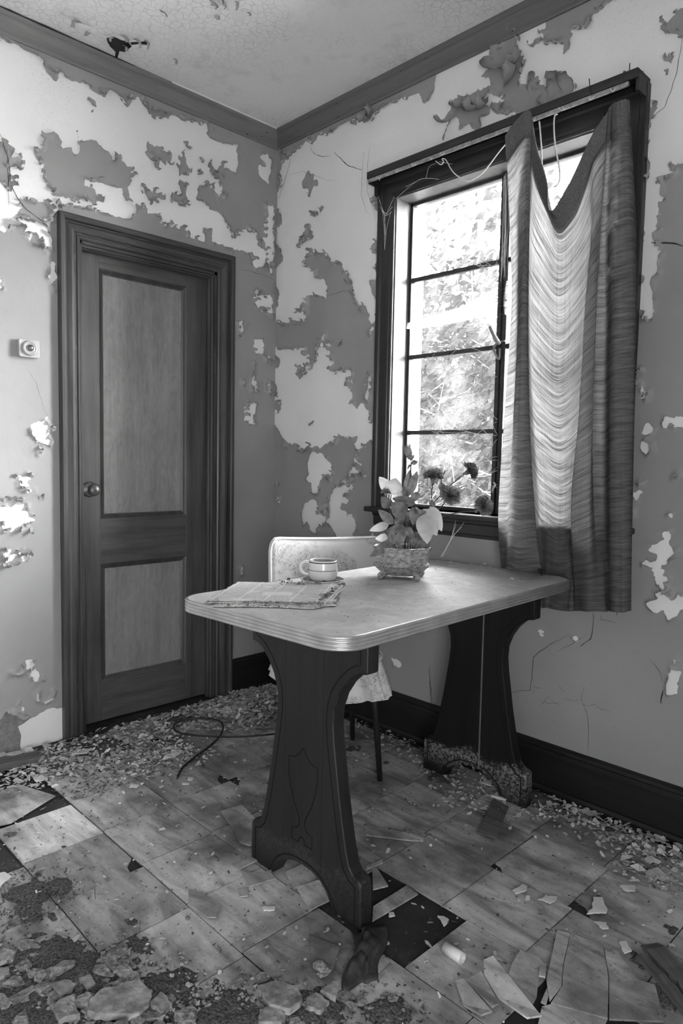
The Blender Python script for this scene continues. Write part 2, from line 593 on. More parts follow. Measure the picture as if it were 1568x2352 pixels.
class MB:
    """Collects verts and faces of one part."""

    def __init__(self):
        self.v, self.f = [], []

    def add(self, verts, faces):
        b = len(self.v)
        self.v += [tuple(map(float, p)) for p in verts]
        self.f += [tuple(b + i for i in fc) for fc in faces]
        return self

    def box(self, x0, x1, y0, y1, z0, z1):
        v = [(x0, y0, z0), (x1, y0, z0), (x1, y1, z0), (x0, y1, z0), (x0, y0, z1), (x1, y0, z1), (x1, y1, z1), (x0, y1, z1)]
        return self.add(v, [(0, 3, 2, 1), (4, 5, 6, 7), (0, 1, 5, 4), (1, 2, 6, 5), (2, 3, 7, 6), (3, 0, 4, 7)])

    def tube(self, pts, r, seg=8, cap=True):
        pts = [Vector(p) for p in pts]
        n = len(pts)
        rad = r if isinstance(r, (list, tuple)) else [r] * n
        up = None
        rings = []
        for i, p in enumerate(pts):
            d = (pts[min(i + 1, n - 1)] - pts[max(i - 1, 0)])
            d = d.normalized() if d.length > 1e-9 else Vector((0, 0, 1))
            if up is None:
                up = Vector((0, 0, 1)) if abs(d.z) < 0.9 else Vector((1, 0, 0))
            a = d.cross(up)
            if a.length < 1e-6:
                a = d.orthogonal()
            a.normalize()
            b = a.cross(d).normalized()
            up = b
            rings.append([p + (a * math.cos(t) + b * math.sin(t)) * rad[i] for t in (2 * PI * k / seg for k in range(seg))])
        v = [q for rg in rings for q in rg]
        f = []
        for i in range(n - 1):
            for k in range(seg):
                k2 = (k + 1) % seg
                f.append((i * seg + k, i * seg + k2, (i + 1) * seg + k2, (i + 1) * seg + k))
        if cap:
            f.append(tuple(reversed(range(seg))))
            f.append(tuple((n - 1) * seg + k for k in range(seg)))
        return self.add(v, f)

    def lathe(self, prof, seg=32, ctr=(0, 0, 0), fn=None):
        v, f = [], []
        n = len(prof)
        for (r, z) in prof:
            for k in range(seg):
                a = 2 * PI * k / seg
                rr = r * (fn(a, z) if fn else 1)
                v.append((ctr[0] + rr * math.cos(a), ctr[1] + rr * math.sin(a), ctr[2] + z))
        for i in range(n - 1):
            for k in range(seg):
                k2 = (k + 1) % seg
                f.append((i * seg + k, i * seg + k2, (i + 1) * seg + k2, (i + 1) * seg + k))
        f.append(tuple(reversed(range(seg))))
        f.append(tuple((n - 1) * seg + k for k in range(seg)))
        return self.add(v, f)

    def prism(self, pts, d0, d1, fn):
        """Extrude a 2D outline between d0 and d1; fn(u, v, d) -> xyz."""
        n = len(pts)
        v = [fn(u, w, d0) for u, w in pts] + [fn(u, w, d1) for u, w in pts]
        f = [tuple(reversed(range(n))), tuple(range(n, 2 * n))]
        f += [(i, (i + 1) % n, n + (i + 1) % n, n + i) for i in range(n)]
        return self.add(v, f)

    def build(self, name, mat, parent=None, smooth=False, loc=None, rot=None, bevel=0.0, seg=2, angle=False):
        me = mkmesh(name, self.v, self.f, smooth)
        bm = bmesh.new()
        bm.from_mesh(me)
        bmesh.ops.recalc_face_normals(bm, faces=bm.faces)
        bm.to_mesh(me)
        bm.free()
        o = link(name, me, mat, parent, loc, rot)
        if bevel:
            b = o.modifiers.new('bevel', 'BEVEL')
            b.width = bevel
            b.segments = seg
            b.limit_method = 'ANGLE'
            b.angle_limit = 0.6
        if angle:
            me.shade_auto_smooth = True if hasattr(me, 'shade_auto_smooth') else None
        return o


def smooth_curve(pts, n=8):
    """Catmull-Rom through 3D points."""
    P = [Vector(p) for p in pts]
    P = [P[0] * 2 - P[1]] + P + [P[-1] * 2 - P[-2]]
    out = []
    for i in range(1, len(P) - 2):
        for k in range(n):
            t = k / n
            a, b, c, d = P[i - 1], P[i], P[i + 1], P[i + 2]
            out.append(0.5 * ((2 * b) + (c - a) * t + (2 * a - 5 * b + 4 * c - d) * t * t + (3 * b - a - 3 * c + d) * t ** 3))
    out.append(P[-2])
    return out
# ================================================================ THE ROOM
DOOR = dict(y0=-1.018, y1=-0.357, z1=2.040)
CW = 0.088                                                   # casing width


def struct(o):
    o['kind'] = 'structure'
    return o


# floor: black subfloor slab that shows where tiles are missing
floor = struct(MB().box(-0.2, ROOM_X, ROOM_Y, 0.2, -0.12, -0.007).build('floor', M['sub']))
ceiling = struct(MB().box(-0.2, ROOM_X + 0.15, ROOM_Y - 0.15, 0.22, CEIL, CEIL + 0.12).build('ceiling', M['ceiling']))
wall_left = struct(MB().box(-0.16, 0, ROOM_Y, DOOR['y0'], -0.1, CEIL).box(-0.16, 0, DOOR['y1'], 0.22, -0.1, CEIL).box(-0.16, 0, DOOR['y0'], DOOR['y1'], DOOR['z1'], CEIL).build('wall_left', M['plaster']))
wall_light_block = struct(MB().box(-0.75, -0.70, -1.3, -0.1, -0.1, 2.3).box(-0.75, -0.16, -1.35, -1.3, -0.1, 2.3).box(-0.75, -0.16, -0.1, -0.05, -0.1, 2.3).box(-0.75, -0.16, -1.35, -0.05, 2.25, 2.3).box(-0.75, -0.16, -1.35, -0.05, -0.12, -0.004).build('wall_light_block', M['paint']))  # unseen box added behind the door to stop light leaking under it
w = WIN
wall_back = struct(MB().box(0, w['x0'], 0, 0.17, -0.1, CEIL).box(w['x1'], ROOM_X, 0, 0.17, -0.1, CEIL).box(w['x0'], w['x1'], 0, 0.17, -0.1, w['z0']).box(w['x0'], w['x1'], 0, 0.17, w['z1'], CEIL).build('wall_back', M['plaster']))
wall_front = struct(MB().box(-0.16, ROOM_X, ROOM_Y - 0.15, ROOM_Y, -0.1, CEIL).build('wall_front', M['paint']))
s_ = SIDE_FILL
wall_right = struct(MB().box(ROOM_X, ROOM_X + 0.15, ROOM_Y - 0.15, s_['y0'], -0.1, CEIL).box(ROOM_X, ROOM_X + 0.15, s_['y1'], 0.22, -0.1, CEIL).box(ROOM_X, ROOM_X + 0.15, s_['y0'], s_['y1'], -0.1, s_['z0']).box(ROOM_X, ROOM_X + 0.15, s_['y0'], s_['y1'], s_['z1'], CEIL).build('wall_right', M['paint']))

# ---------------------------------------------------------------- peeling paint: a thin layer lifted off the plaster, traced outlines
def zo(s, ox, oy, pts):
    return [(ox + x * s, oy + y * s) for x, y in pts]


ZA = lambda *p: zo(0.40816, 0, 0, p)
ZC = lambda *p: zo(0.40816, 0, 460, p)
ZD = lambda *p: zo(0.40816, 0, 1060, p)
ZB = lambda *p: zo(0.61735, 600, 0, p)
ZE = lambda *p: zo(0.39545, 580, 330, p)
ZF = lambda *p: zo(0.28571, 1120, 180, p)
ZG = lambda *p: zo(0.29338, 1120, 760, p)
ZH = lambda *p: zo(0.29847, 1100, 1380, p)
ZK = lambda *p: zo(0.31888, 760, 1380, p)

LEFT = [
    ('w', [(-3.5, 0.0), (-3.5, 1.7), (-3.1, 1.95), (-2.8, 1.8), (-2.5, 2.1), (-2.2, 1.9), (-1.9, 2.05), (-1.6, 1.88), (-1.4, 1.93), (-1.3, 1.8), (-1.3, 0.25), (-1.45, 0.0)]),
    ('w', [(-3.5, 2.8), (-3.5, 2.5), (-3.0, 2.6), (-2.7, 2.4), (-2.4, 2.58), (-2.0, 2.5), (-1.7, 2.62), (-1.35, 2.66), (-1.35, 2.8)]),
    ('w', [(-2.1, 2.2), (-1.9, 2.3), (-1.75, 2.22), (-1.8, 2.12), (-2.0, 2.1)]),
    # band under the crown and the big area next to the corner
    ('+', ZA((-700, -200), (0, 222), (40, 222), (100, 262), (165, 290), (205, 310), (250, 330), (245, 370), (300, 445), (320, 450), (325, 405), (380, 440), (440, 455), (545, 530), (590, 555), (612, 515), (660, 530), (725, 598), (735, 555), (775, 550), (800, 590), (835, 640), (880, 650), (935, 660), (950, 645), (1005, 665), (1020, 685), (1080, 680), (1165, 690), (1175, 780), (1260, 810), (1340, 815), (1325, 850), (1338, 910), (1325, 970), (1270, 965), (1230, 945), (1215, 960), (1190, 925), (1180, 940), (1190, 990), (1230, 1005), (1250, 1060), (1262, 1110), (1245, 1130), (1225, 1105), (1205, 1075), (1160, 1040), (1120, 1040), (1105, 1110), (1150, 1130), (1180, 1180), (1240, 1200), (1258, 1250), (1290, 1290), (1320, 1345), (1345, 1285), (1400, 1280), (1440, 1305), (1450, 1372), (1480, 1410), (1500, 1440), (1490, 1480), (1470, 1500), (1430, 1500), (1400, 1427), (1350, 1417), (1300, 1412), (1300, 1600), (1300, 4200), (1700, 4200), (1700, 400), (1000, -100))),
    ('-', ZA((1465, 880), (1505, 870), (1520, 905), (1515, 1020), (1510, 1040), (1480, 1010), (1445, 955), (1450, 915), (1490, 940), (1475, 905))),
    ('-', ZC((1490, 28), (1535, 30), (1545, 90), (1530, 160), (1535, 200), (1540, 310), (1525, 405), (1500, 350), (1490, 300), (1480, 220), (1480, 130), (1500, 90))),
    ('-', ZC((1420, 520), (1440, 510), (1460, 530), (1500, 535), (1535, 540), (1530, 610), (1530, 660), (1510, 660), (1500, 610), (1470, 605), (1470, 625), (1440, 600), (1425, 560))),
    ('-', ZC((1340, 685), (1360, 683), (1365, 740), (1345, 755), (1338, 715))),
    ('-', ZC((1430, 785), (1475, 780), (1490, 820), (1475, 860), (1440, 860), (1425, 820))),
    ('-', ZC((1490, 885), (1510, 880), (1515, 905), (1495, 905))),
    ('-', ZC((1420, 930), (1432, 925), (1430, 1010), (1448, 1030), (1445, 1080), (1410, 1075), (1408, 1020))),
    ('-', ZC((1450, 1000), (1467, 1025), (1448, 1027))),
    ('-', ZC((1500, 1020), (1520, 1040), (1515, 1085), (1498, 1075))),
    ('-', ZC((1355, 1005), (1375, 1010), (1365, 1040), (1358, 1030))),
    ('-', ZC((1375, 1130), (1400, 1120), (1440, 1145), (1430, 1200), (1435, 1260), (1380, 1250), (1372, 1190))),
    ('-', ZD((1345, 590), (1360, 590), (1362, 635), (1348, 640))),
    # big island and small islands in the bare field
    ('+', ZA((235, 740), (275, 765), (290, 745), (320, 765), (345, 800), (330, 825), (350, 838), (400, 825), (415, 870), (440, 860), (445, 790), (425, 740), (440, 730), (450, 790), (480, 805), (500, 790), (545, 815), (600, 870), (625, 905), (640, 905), (645, 865), (680, 865), (690, 910), (720, 950), (735, 1020), (710, 1050), (735, 1140), (705, 1130), (685, 1090), (690, 1050), (655, 1065), (610, 1045), (550, 1030), (515, 1015), (475, 1010), (475, 1045), (530, 1060), (550, 1100), (540, 1155), (500, 1140), (470, 1095), (440, 1140), (415, 1130), (390, 1105), (365, 1125), (355, 1100), (320, 1110), (285, 1095), (310, 1065), (270, 1040), (235, 1015), (240, 960), (250, 930), (205, 890), (195, 840), (240, 820))),
    ('+', ZA((820, 810), (860, 835), (885, 830), (900, 850), (960, 865), (955, 905), (935, 905), (945, 945), (905, 910), (885, 905), (890, 950), (870, 945), (865, 890), (835, 880), (815, 855), (835, 840))),
    ('+', ZA((1000, 890), (1040, 872), (1060, 940), (1050, 985), (1005, 990), (1000, 945), (1015, 920))),
    ('+', ZA((985, 1040), (1010, 1005), (1050, 1040), (1045, 1090), (1060, 1140), (1035, 1155), (1020, 1135), (970, 1135), (980, 1105), (1015, 1090), (1000, 1055))),
    ('+', ZA((790, 1045), (830, 1060), (860, 1080), (905, 1090), (900, 1118), (865, 1120), (860, 1155), (845, 1150), (848, 1110), (815, 1090))),
    ('+', ZA((490, 560), (505, 545), (535, 575), (535, 595), (515, 585))),
    ('+', ZA((490, 630), (515, 622), (520, 640), (505, 648))),
    ('+', ZA((1103, 953), (1126, 948), (1126, 972), (1106, 970))),
    ('+', ZA((1118, 888), (1140, 905), (1130, 918))),
    ('+', ZA((1043, 798), (1059, 796), (1054, 814))),
    ('+', ZA((-60, 800), (45, 795), (65, 830), (60, 890), (100, 885), (145, 900), (140, 925), (100, 940), (55, 940), (50, 1000), (65, 1070), (45, 1075), (0, 1020), (-60, 1000))),
    ('+', ZA((120, 1125), (195, 1130), (255, 1150), (290, 1200), (270, 1225), (240, 1220), (225, 1255), (180, 1230), (105, 1210), (95, 1190), (130, 1165))),
    # paint left around and over the door casing
    ('+', ZA((330, 1500), (330, 1145), (440, 1160), (500, 1165), (530, 1185), (600, 1195), (650, 1215), (720, 1230), (740, 1235), (735, 1210), (765, 1205), (750, 1150), (790, 1165), (820, 1180), (830, 1205), (890, 1200), (900, 1240), (895, 1265), (930, 1270), (945, 1240), (960, 1275), (1010, 1300), (1025, 1290), (1050, 1330), (1090, 1345), (1150, 1365), (1145, 1290), (1190, 1290), (1185, 1365), (1240, 1382), (1300, 1412), (1360, 1417), (1360, 1560), (800, 1500))),
    # everything below door head height on the far side of the door
    ('+', ZC((-700, 180), (30, 185), (60, 165), (52, 120), (105, 118), (130, 135), (118, 180), (160, 205), (170, 235), (200, 188), (220, 240), (235, 195), (242, 250), (262, 300), (298, 280), (290, 230), (268, 165), (265, 130), (290, 90), (305, 70), (340, 50), (420, 50), (420, 3400), (-700, 3400))),
    ('-', ZC((290, 345), (310, 350), (305, 400), (330, 430), (300, 460), (305, 520), (290, 490), (275, 430), (280, 390))),
    ('-', ZC((-20, 445), (10, 440), (15, 500), (-20, 505))),
    ('-', ZC((170, 1265), (235, 1240), (270, 1215), (265, 1260), (310, 1290), (300, 1310), (290, 1290), (265, 1330), (290, 1350), (285, 1390), (265, 1380), (240, 1375), (240, 1430), (225, 1430), (220, 1370), (190, 1355), (175, 1310))),
    ('-', ZC((105, 1545), (160, 1540), (170, 1560), (150, 1590), (185, 1635), (170, 1650), (120, 1645), (108, 1600))),
    ('-', ZD((-60, 270), (30, 240), (60, 250), (80, 235), (130, 240), (155, 260), (160, 300), (190, 325), (140, 345), (150, 370), (100, 370), (70, 400), (15, 395), (10, 340), (-60, 300))),
    ('-', ZD((15, 510), (65, 500), (90, 525), (75, 575), (40, 570), (20, 545))),
    ('-', ZD((105, 510), (140, 495), (155, 530), (145, 550), (115, 545))),
    ('-', ZD((145, 1115), (180, 1120), (200, 1160), (230, 1205), (220, 1240), (195, 1240), (165, 1215), (150, 1170))),
    ('-', ZD((60, 1190), (95, 1180), (130, 1185), (120, 1202), (70, 1207))),
    ('-', ZD((195, 1295), (215, 1300), (220, 1345), (200, 1335))),
    ('-', ZD((245, 1350), (300, 1325), (290, 1290), (305, 1310), (300, 1340), (255, 1365))),
    ('-', ZD((110, 1360), (150, 1380), (140, 1420), (110, 1410))),
    ('-', ZD((-600, 1430), (0, 1440), (35, 1405), (90, 1425), (120, 1445), (180, 1440), (270, 1395), (400, 1375), (400, 1900), (-600, 1900))),
]

BACK = [
    ('+', ZB((60, 565), (105, 575), (180, 520), (195, 530), (215, 500), (235, 490), (250, 500), (275, 490), (290, 465), (330, 450), (345, 435), (365, 455), (410, 450), (430, 420), (455, 400), (520, 370), (585, 345), (590, 365), (605, 385), (630, 375), (640, 340), (650, 285), (640, 240), (40, 500), (20, 560))),
    ('+', ZB((860, 180), (945, 120), (960, 190), (975, 220), (965, 260), (965, 300), (990, 310), (1030, 340), (1065, 320), (1100, 315), (1090, 260), (1125, 275), (1145, 295), (1165, 300), (1175, 340), (1130, 380), (1050, 410), (1000, 430), (990, 420), (920, 420), (880, 410), (900, 380), (910, 360), (850, 350), (850, 290), (820, 285), (850, 250), (860, 230))),
    ('+', ZB((700, 440), (720, 390), (750, 370), (770, 350), (800, 350), (830, 325), (845, 340), (820, 380), (845, 405), (850, 430), (820, 440), (825, 470), (800, 490), (770, 460), (745, 485), (740, 450), (715, 430), (700, 470), (685, 530), (676, 525))),
    ('+', ZB((1060, 85), (1040, 20), (1110, -100), (1500, -300), (1420, -100), (1310, -10), (1270, 25), (1215, 70), (1200, 100), (1170, 100), (1150, 110), (1145, 140), (1150, 170), (1130, 200), (1125, 160), (1060, 155), (1055, 130))),
    ('+', ZB((1010, 155), (1030, 142), (1040, 150), (1030, 162))),
    ('+', ZB((1490, 100), (1520, 70), (1560, 25), (1700, 20), (1700, 150), (1530, 130), (1500, 120))),
    ('+', ZB((1510, 215), (1530, 200), (1530, 235), (1510, 235))),
    ('+', ZB((1498, 262), (1508, 260), (1505, 280))),
    ('+', ZB((840, 480), (870, 460), (900, 470), (850, 500), (830, 500))),
    ('+', ZB((690, 545), (740, 520), (800, 530), (790, 550), (720, 560))),
    # corner strips
    ('+', ZE((120, 40), (225, 70), (195, 95), (170, 105), (160, 180), (165, 235), (148, 280), (120, 280))),
    ('+', ZE((120, 380), (155, 380), (175, 420), (165, 480), (148, 480), (120, 470))),
    ('+', ZE((120, 570), (150, 590), (175, 620), (175, 680), (148, 720), (120, 720))),
    ('+', ZE((120, 790), (140, 790), (155, 850), (150, 940), (138, 960), (120, 900))),
    ('+', ZE((120, 1230), (140, 1230), (165, 1250), (160, 1300), (145, 1310), (120, 1300))),
    ('+', ZE((115, 1390), (135, 1390), (155, 1430), (140, 1470), (115, 1470))),
    ('+', ZE((120, 1490), (165, 1490), (165, 1550), (120, 1550))),
    # islands
    ('+', ZE((290, 220), (310, 180), (325, 150), (340, 190), (355, 170), (352, 210), (380, 215), (375, 245), (355, 250), (330, 305), (325, 270), (295, 250))),
    ('+', ZE((345, 415), (385, 405), (390, 370), (408, 365), (405, 405), (385, 430), (365, 420))),
    ('+', ZE((310, 480), (325, 465), (345, 510), (365, 540), (320, 560), (280, 600), (265, 585), (270, 550), (310, 520))),
    ('+', ZE((300, 680), (320, 650), (350, 632), (380, 640), (420, 635), (432, 665), (470, 690), (510, 690), (540, 740), (575, 790), (585, 840), (600, 890), (625, 940), (660, 950), (680, 985), (760, 1010), (760, 1600), (705, 1600), (690, 1590), (655, 1540), (640, 1500), (620, 1510), (605, 1540), (590, 1500), (560, 1515), (585, 1480), (580, 1440), (575, 1320), (455, 1320), (480, 1270), (460, 1250), (450, 1210), (460, 1170), (400, 1160), (375, 1190), (375, 1240), (350, 1310), (335, 1270), (330, 1220), (315, 1180), (240, 1195), (110, 1190), (110, 1030), (160, 1045), (215, 1040), (230, 1020), (310, 1035), (325, 980), (320, 885), (380, 880), (415, 885), (425, 905), (430, 830), (410, 790), (370, 780), (370, 735), (345, 725), (320, 700))),
    ('-', ZE((690, 1340), (685, 1430), (675, 1500), (645, 1480), (665, 1430), (680, 1350))),
    ('-', ZE((690, 970), (715, 990), (712, 1030), (690, 1050), (675, 1020))),
    ('-', ZE((695, 1060), (705, 1065), (690, 1120), (680, 1100))),
    ('-', ZE((478, 1145), (505, 1140), (510, 1160), (485, 1162))),
    ('-', ZE((420, 1095), (430, 1110), (425, 1135), (405, 1145))),
    ('+', ZE((268, 1340), (285, 1300), (310, 1295), (310, 1325), (290, 1325), (285, 1360))),
    ('+', ZE((335, 1618), (350, 1608), (345, 1632))),
    ('+', ZE((263, 965), (280, 953), (287, 980), (275, 987))),
    ('+', ZE((692, 590), (720, 578), (760, 580), (760, 645), (700, 632))),
    ('+', ZE((703, 700), (720, 690), (760, 690), (760, 745), (718, 742))),
    ('+', ZE((683, 820), (695, 795), (720, 790), (760, 790), (760, 905), (715, 905), (695, 870))),
    ('+', ZE((705, 330), (735, 310), (760, 320), (760, 400), (725, 380))),
    # everything low on the wall
    ('+', ZE((90, 1600), (145, 1650), (180, 1700), (185, 1740), (240, 1755), (295, 1780), (335, 1760), (380, 1760), (385, 1780), (420, 1755), (470, 1735), (510, 1710), (510, 1690), (560, 1705), (600, 1710), (600, 1780), (620, 1790), (650, 1770), (690, 1740), (705, 1740), (770, 1740), (1500, 2000), (2600, 2000), (2600, 5200), (90, 4600))),
    ('-', ZE((330, 1830), (350, 1795), (395, 1790), (420, 1830), (455, 1870), (465, 1920), (440, 1960), (410, 1940), (390, 1990), (375, 2030), (345, 2020), (340, 1970), (318, 1955), (335, 1920), (325, 1870))),
    ('-', ZE((570, 1880), (605, 1830), (630, 1850), (625, 1900), (605, 1960), (570, 1950), (555, 1930))),
    ('-', ZE((630, 1915), (660, 1910), (655, 1930), (635, 1932))),
    ('-', ZE((465, 2000), (500, 1980), (560, 1950), (590, 2000), (560, 2040), (570, 2080), (520, 2110), (560, 2150), (595, 2180), (600, 2240), (590, 2270), (610, 2300), (560, 2320), (490, 2290), (440, 2200), (445, 2100))),
    ('-', ZE((290, 2150), (310, 2080), (345, 2070), (385, 2090), (405, 2130), (440, 2150), (430, 2200), (400, 2220), (370, 2265), (340, 2250), (320, 2200), (300, 2210))),
    ('-', ZE((680, 2265), (700, 2250), (705, 2270), (680, 2290))),
    ('-', ZE((138, 1960), (148, 1965), (146, 1985), (138, 1985))),
    ('-', ZE((150, 2050), (162, 2055), (160, 2085), (152, 2085))),
    # beside the curtain
    ('+', ZF((1000, 0), (1215, 0), (1265, 0), (1270, 40), (1275, 180), (1310, 240), (1350, 235), (1330, 290), (1300, 330), (1310, 400), (1290, 470), (1320, 500), (1270, 560), (1255, 610), (1300, 660), (1290, 760), (1270, 810), (1260, 900), (1260, 990), (1250, 1060), (1250, 1140), (1260, 1240), (1240, 1340), (1220, 1440), (1200, 1500), (1200, 1560), (1250, 1580), (1250, 1640), (1200, 1700), (1190, 1780), (1190, 1860), (1255, 1880), (1250, 1940), (1290, 1960), (1330, 1920), (1340, 1830), (1320, 1760), (1320, 1650), (1335, 1590), (1370, 1560), (1375, 1440), (1390, 1390), (1350, 1360), (1330, 1300), (1335, 1260), (1360, 1220), (1350, 1120), (1390, 1100), (1370, 1000), (1400, 970), (1385, 930), (1390, 850), (1385, 800), (1440, 790), (1500, 770), (1520, 700), (1568, 690), (1900, 640), (2800, 900), (2800, 5600), (1000, 5600))),
    ('-', ZF((1270, 990), (1300, 985), (1330, 965), (1370, 1000), (1350, 1060), (1300, 1070), (1270, 1050))),
    ('-', ZG((1150, 300), (1205, 290), (1205, 320), (1175, 350), (1200, 390), (1225, 430), (1260, 480), (1250, 530), (1210, 540), (1190, 520), (1200, 460), (1180, 410), (1145, 390))),
    ('-', ZG((1145, 790), (1170, 780), (1165, 820), (1190, 800), (1215, 750), (1230, 720), (1260, 720), (1300, 770), (1280, 810), (1250, 820), (1200, 815), (1170, 825), (1160, 810))),
    ('-', ZG((1195, 870), (1240, 855), (1285, 880), (1270, 910), (1280, 940), (1260, 965), (1210, 945), (1195, 920))),
    ('-', ZG((1395, 680), (1415, 685), (1425, 700), (1440, 685), (1490, 670), (1527, 660), (1620, 650), (1660, 700), (1620, 750), (1520, 745), (1470, 745), (1445, 725), (1420, 720), (1395, 770), (1370, 765), (1370, 735), (1400, 710))),
    ('-', ZG((1170, 1180), (1220, 1180), (1200, 1230), (1220, 1270), (1190, 1280), (1190, 1330), (1145, 1330), (1145, 1280), (1180, 1240))),
    ('-', ZG((1130, 1390), (1155, 1395), (1150, 1450), (1130, 1470))),
    ('-', ZG((1465, 1120), (1485, 1112), (1500, 1135), (1470, 1138))),
    ('-', ZG((1425, 1440), (1440, 1425), (1455, 1450), (1435, 1475))),
    ('-', ZG((1350, 1580), (1395, 1560), (1440, 1560), (1430, 1600), (1445, 1625), (1420, 1640), (1440, 1700), (1480, 1760), (1400, 1790), (1390, 1820), (1360, 1850), (1400, 1920), (1410, 1960), (1380, 2020), (1360, 2010), (1310, 1990), (1290, 1900), (1265, 1875), (1270, 1850), (1205, 1810), (1240, 1795), (1310, 1790), (1315, 1750), (1260, 1740), (1255, 1700), (1290, 1680), (1350, 1660), (1385, 1625))),
    ('-', ZG((1310, 2040), (1370, 2050), (1400, 2070), (1440, 2060), (1450, 2110), (1490, 2060), (1527, 2070), (1620, 2080), (1620, 2180), (1500, 2190), (1480, 2230), (1430, 2260), (1400, 2220), (1370, 2180), (1320, 2200), (1290, 2180), (1235, 2130), (1280, 2110), (1345, 2090))),
    ('-', ZH((450, 235), (470, 222), (490, 240), (480, 265), (460, 255))),
    ('-', ZH((735, 275), (750, 268), (757, 312), (740, 307))),
    ('-', ZH((1470, 430), (1490, 425), (1530, 450), (1525, 485), (1490, 480))),
    ('-', ZH((1455, 560), (1490, 525), (1540, 545), (1545, 590), (1525, 640), (1540, 660), (1520, 710), (1460, 710), (1455, 640), (1465, 610))),
    ('-', ZK((440, 415), (470, 420), (490, 440), (517, 455), (510, 475), (480, 475), (455, 450))),
]


def signed_dist(U, V, poly):
    """Signed distance (positive inside) of points to a closed outline."""
    inside = np.zeros(U.shape, bool)
    best = np.full(U.shape, 1e9)
    n = len(poly)
    for i in range(n):
        (x0, y0), (x1, y1) = poly[i], poly[(i + 1) % n]
        dx, dy = x1 - x0, y1 - y0
        L2 = dx * dx + dy * dy + 1e-12
        t = np.clip(((U - x0) * dx + (V - y0) * dy) / L2, 0, 1)
        d2 = (U - x0 - t * dx) ** 2 + (V - y0 - t * dy) ** 2
        best = np.minimum(best, d2)
        c = (y0 > V) != (y1 > V)
        if c.any():
            inside ^= c & (U < x0 + (V - y0) * dx / (dy if abs(dy) > 1e-12 else 1e-12))
    d = np.sqrt(best)
    return np.where(inside, d, -d)


CL = 0.07


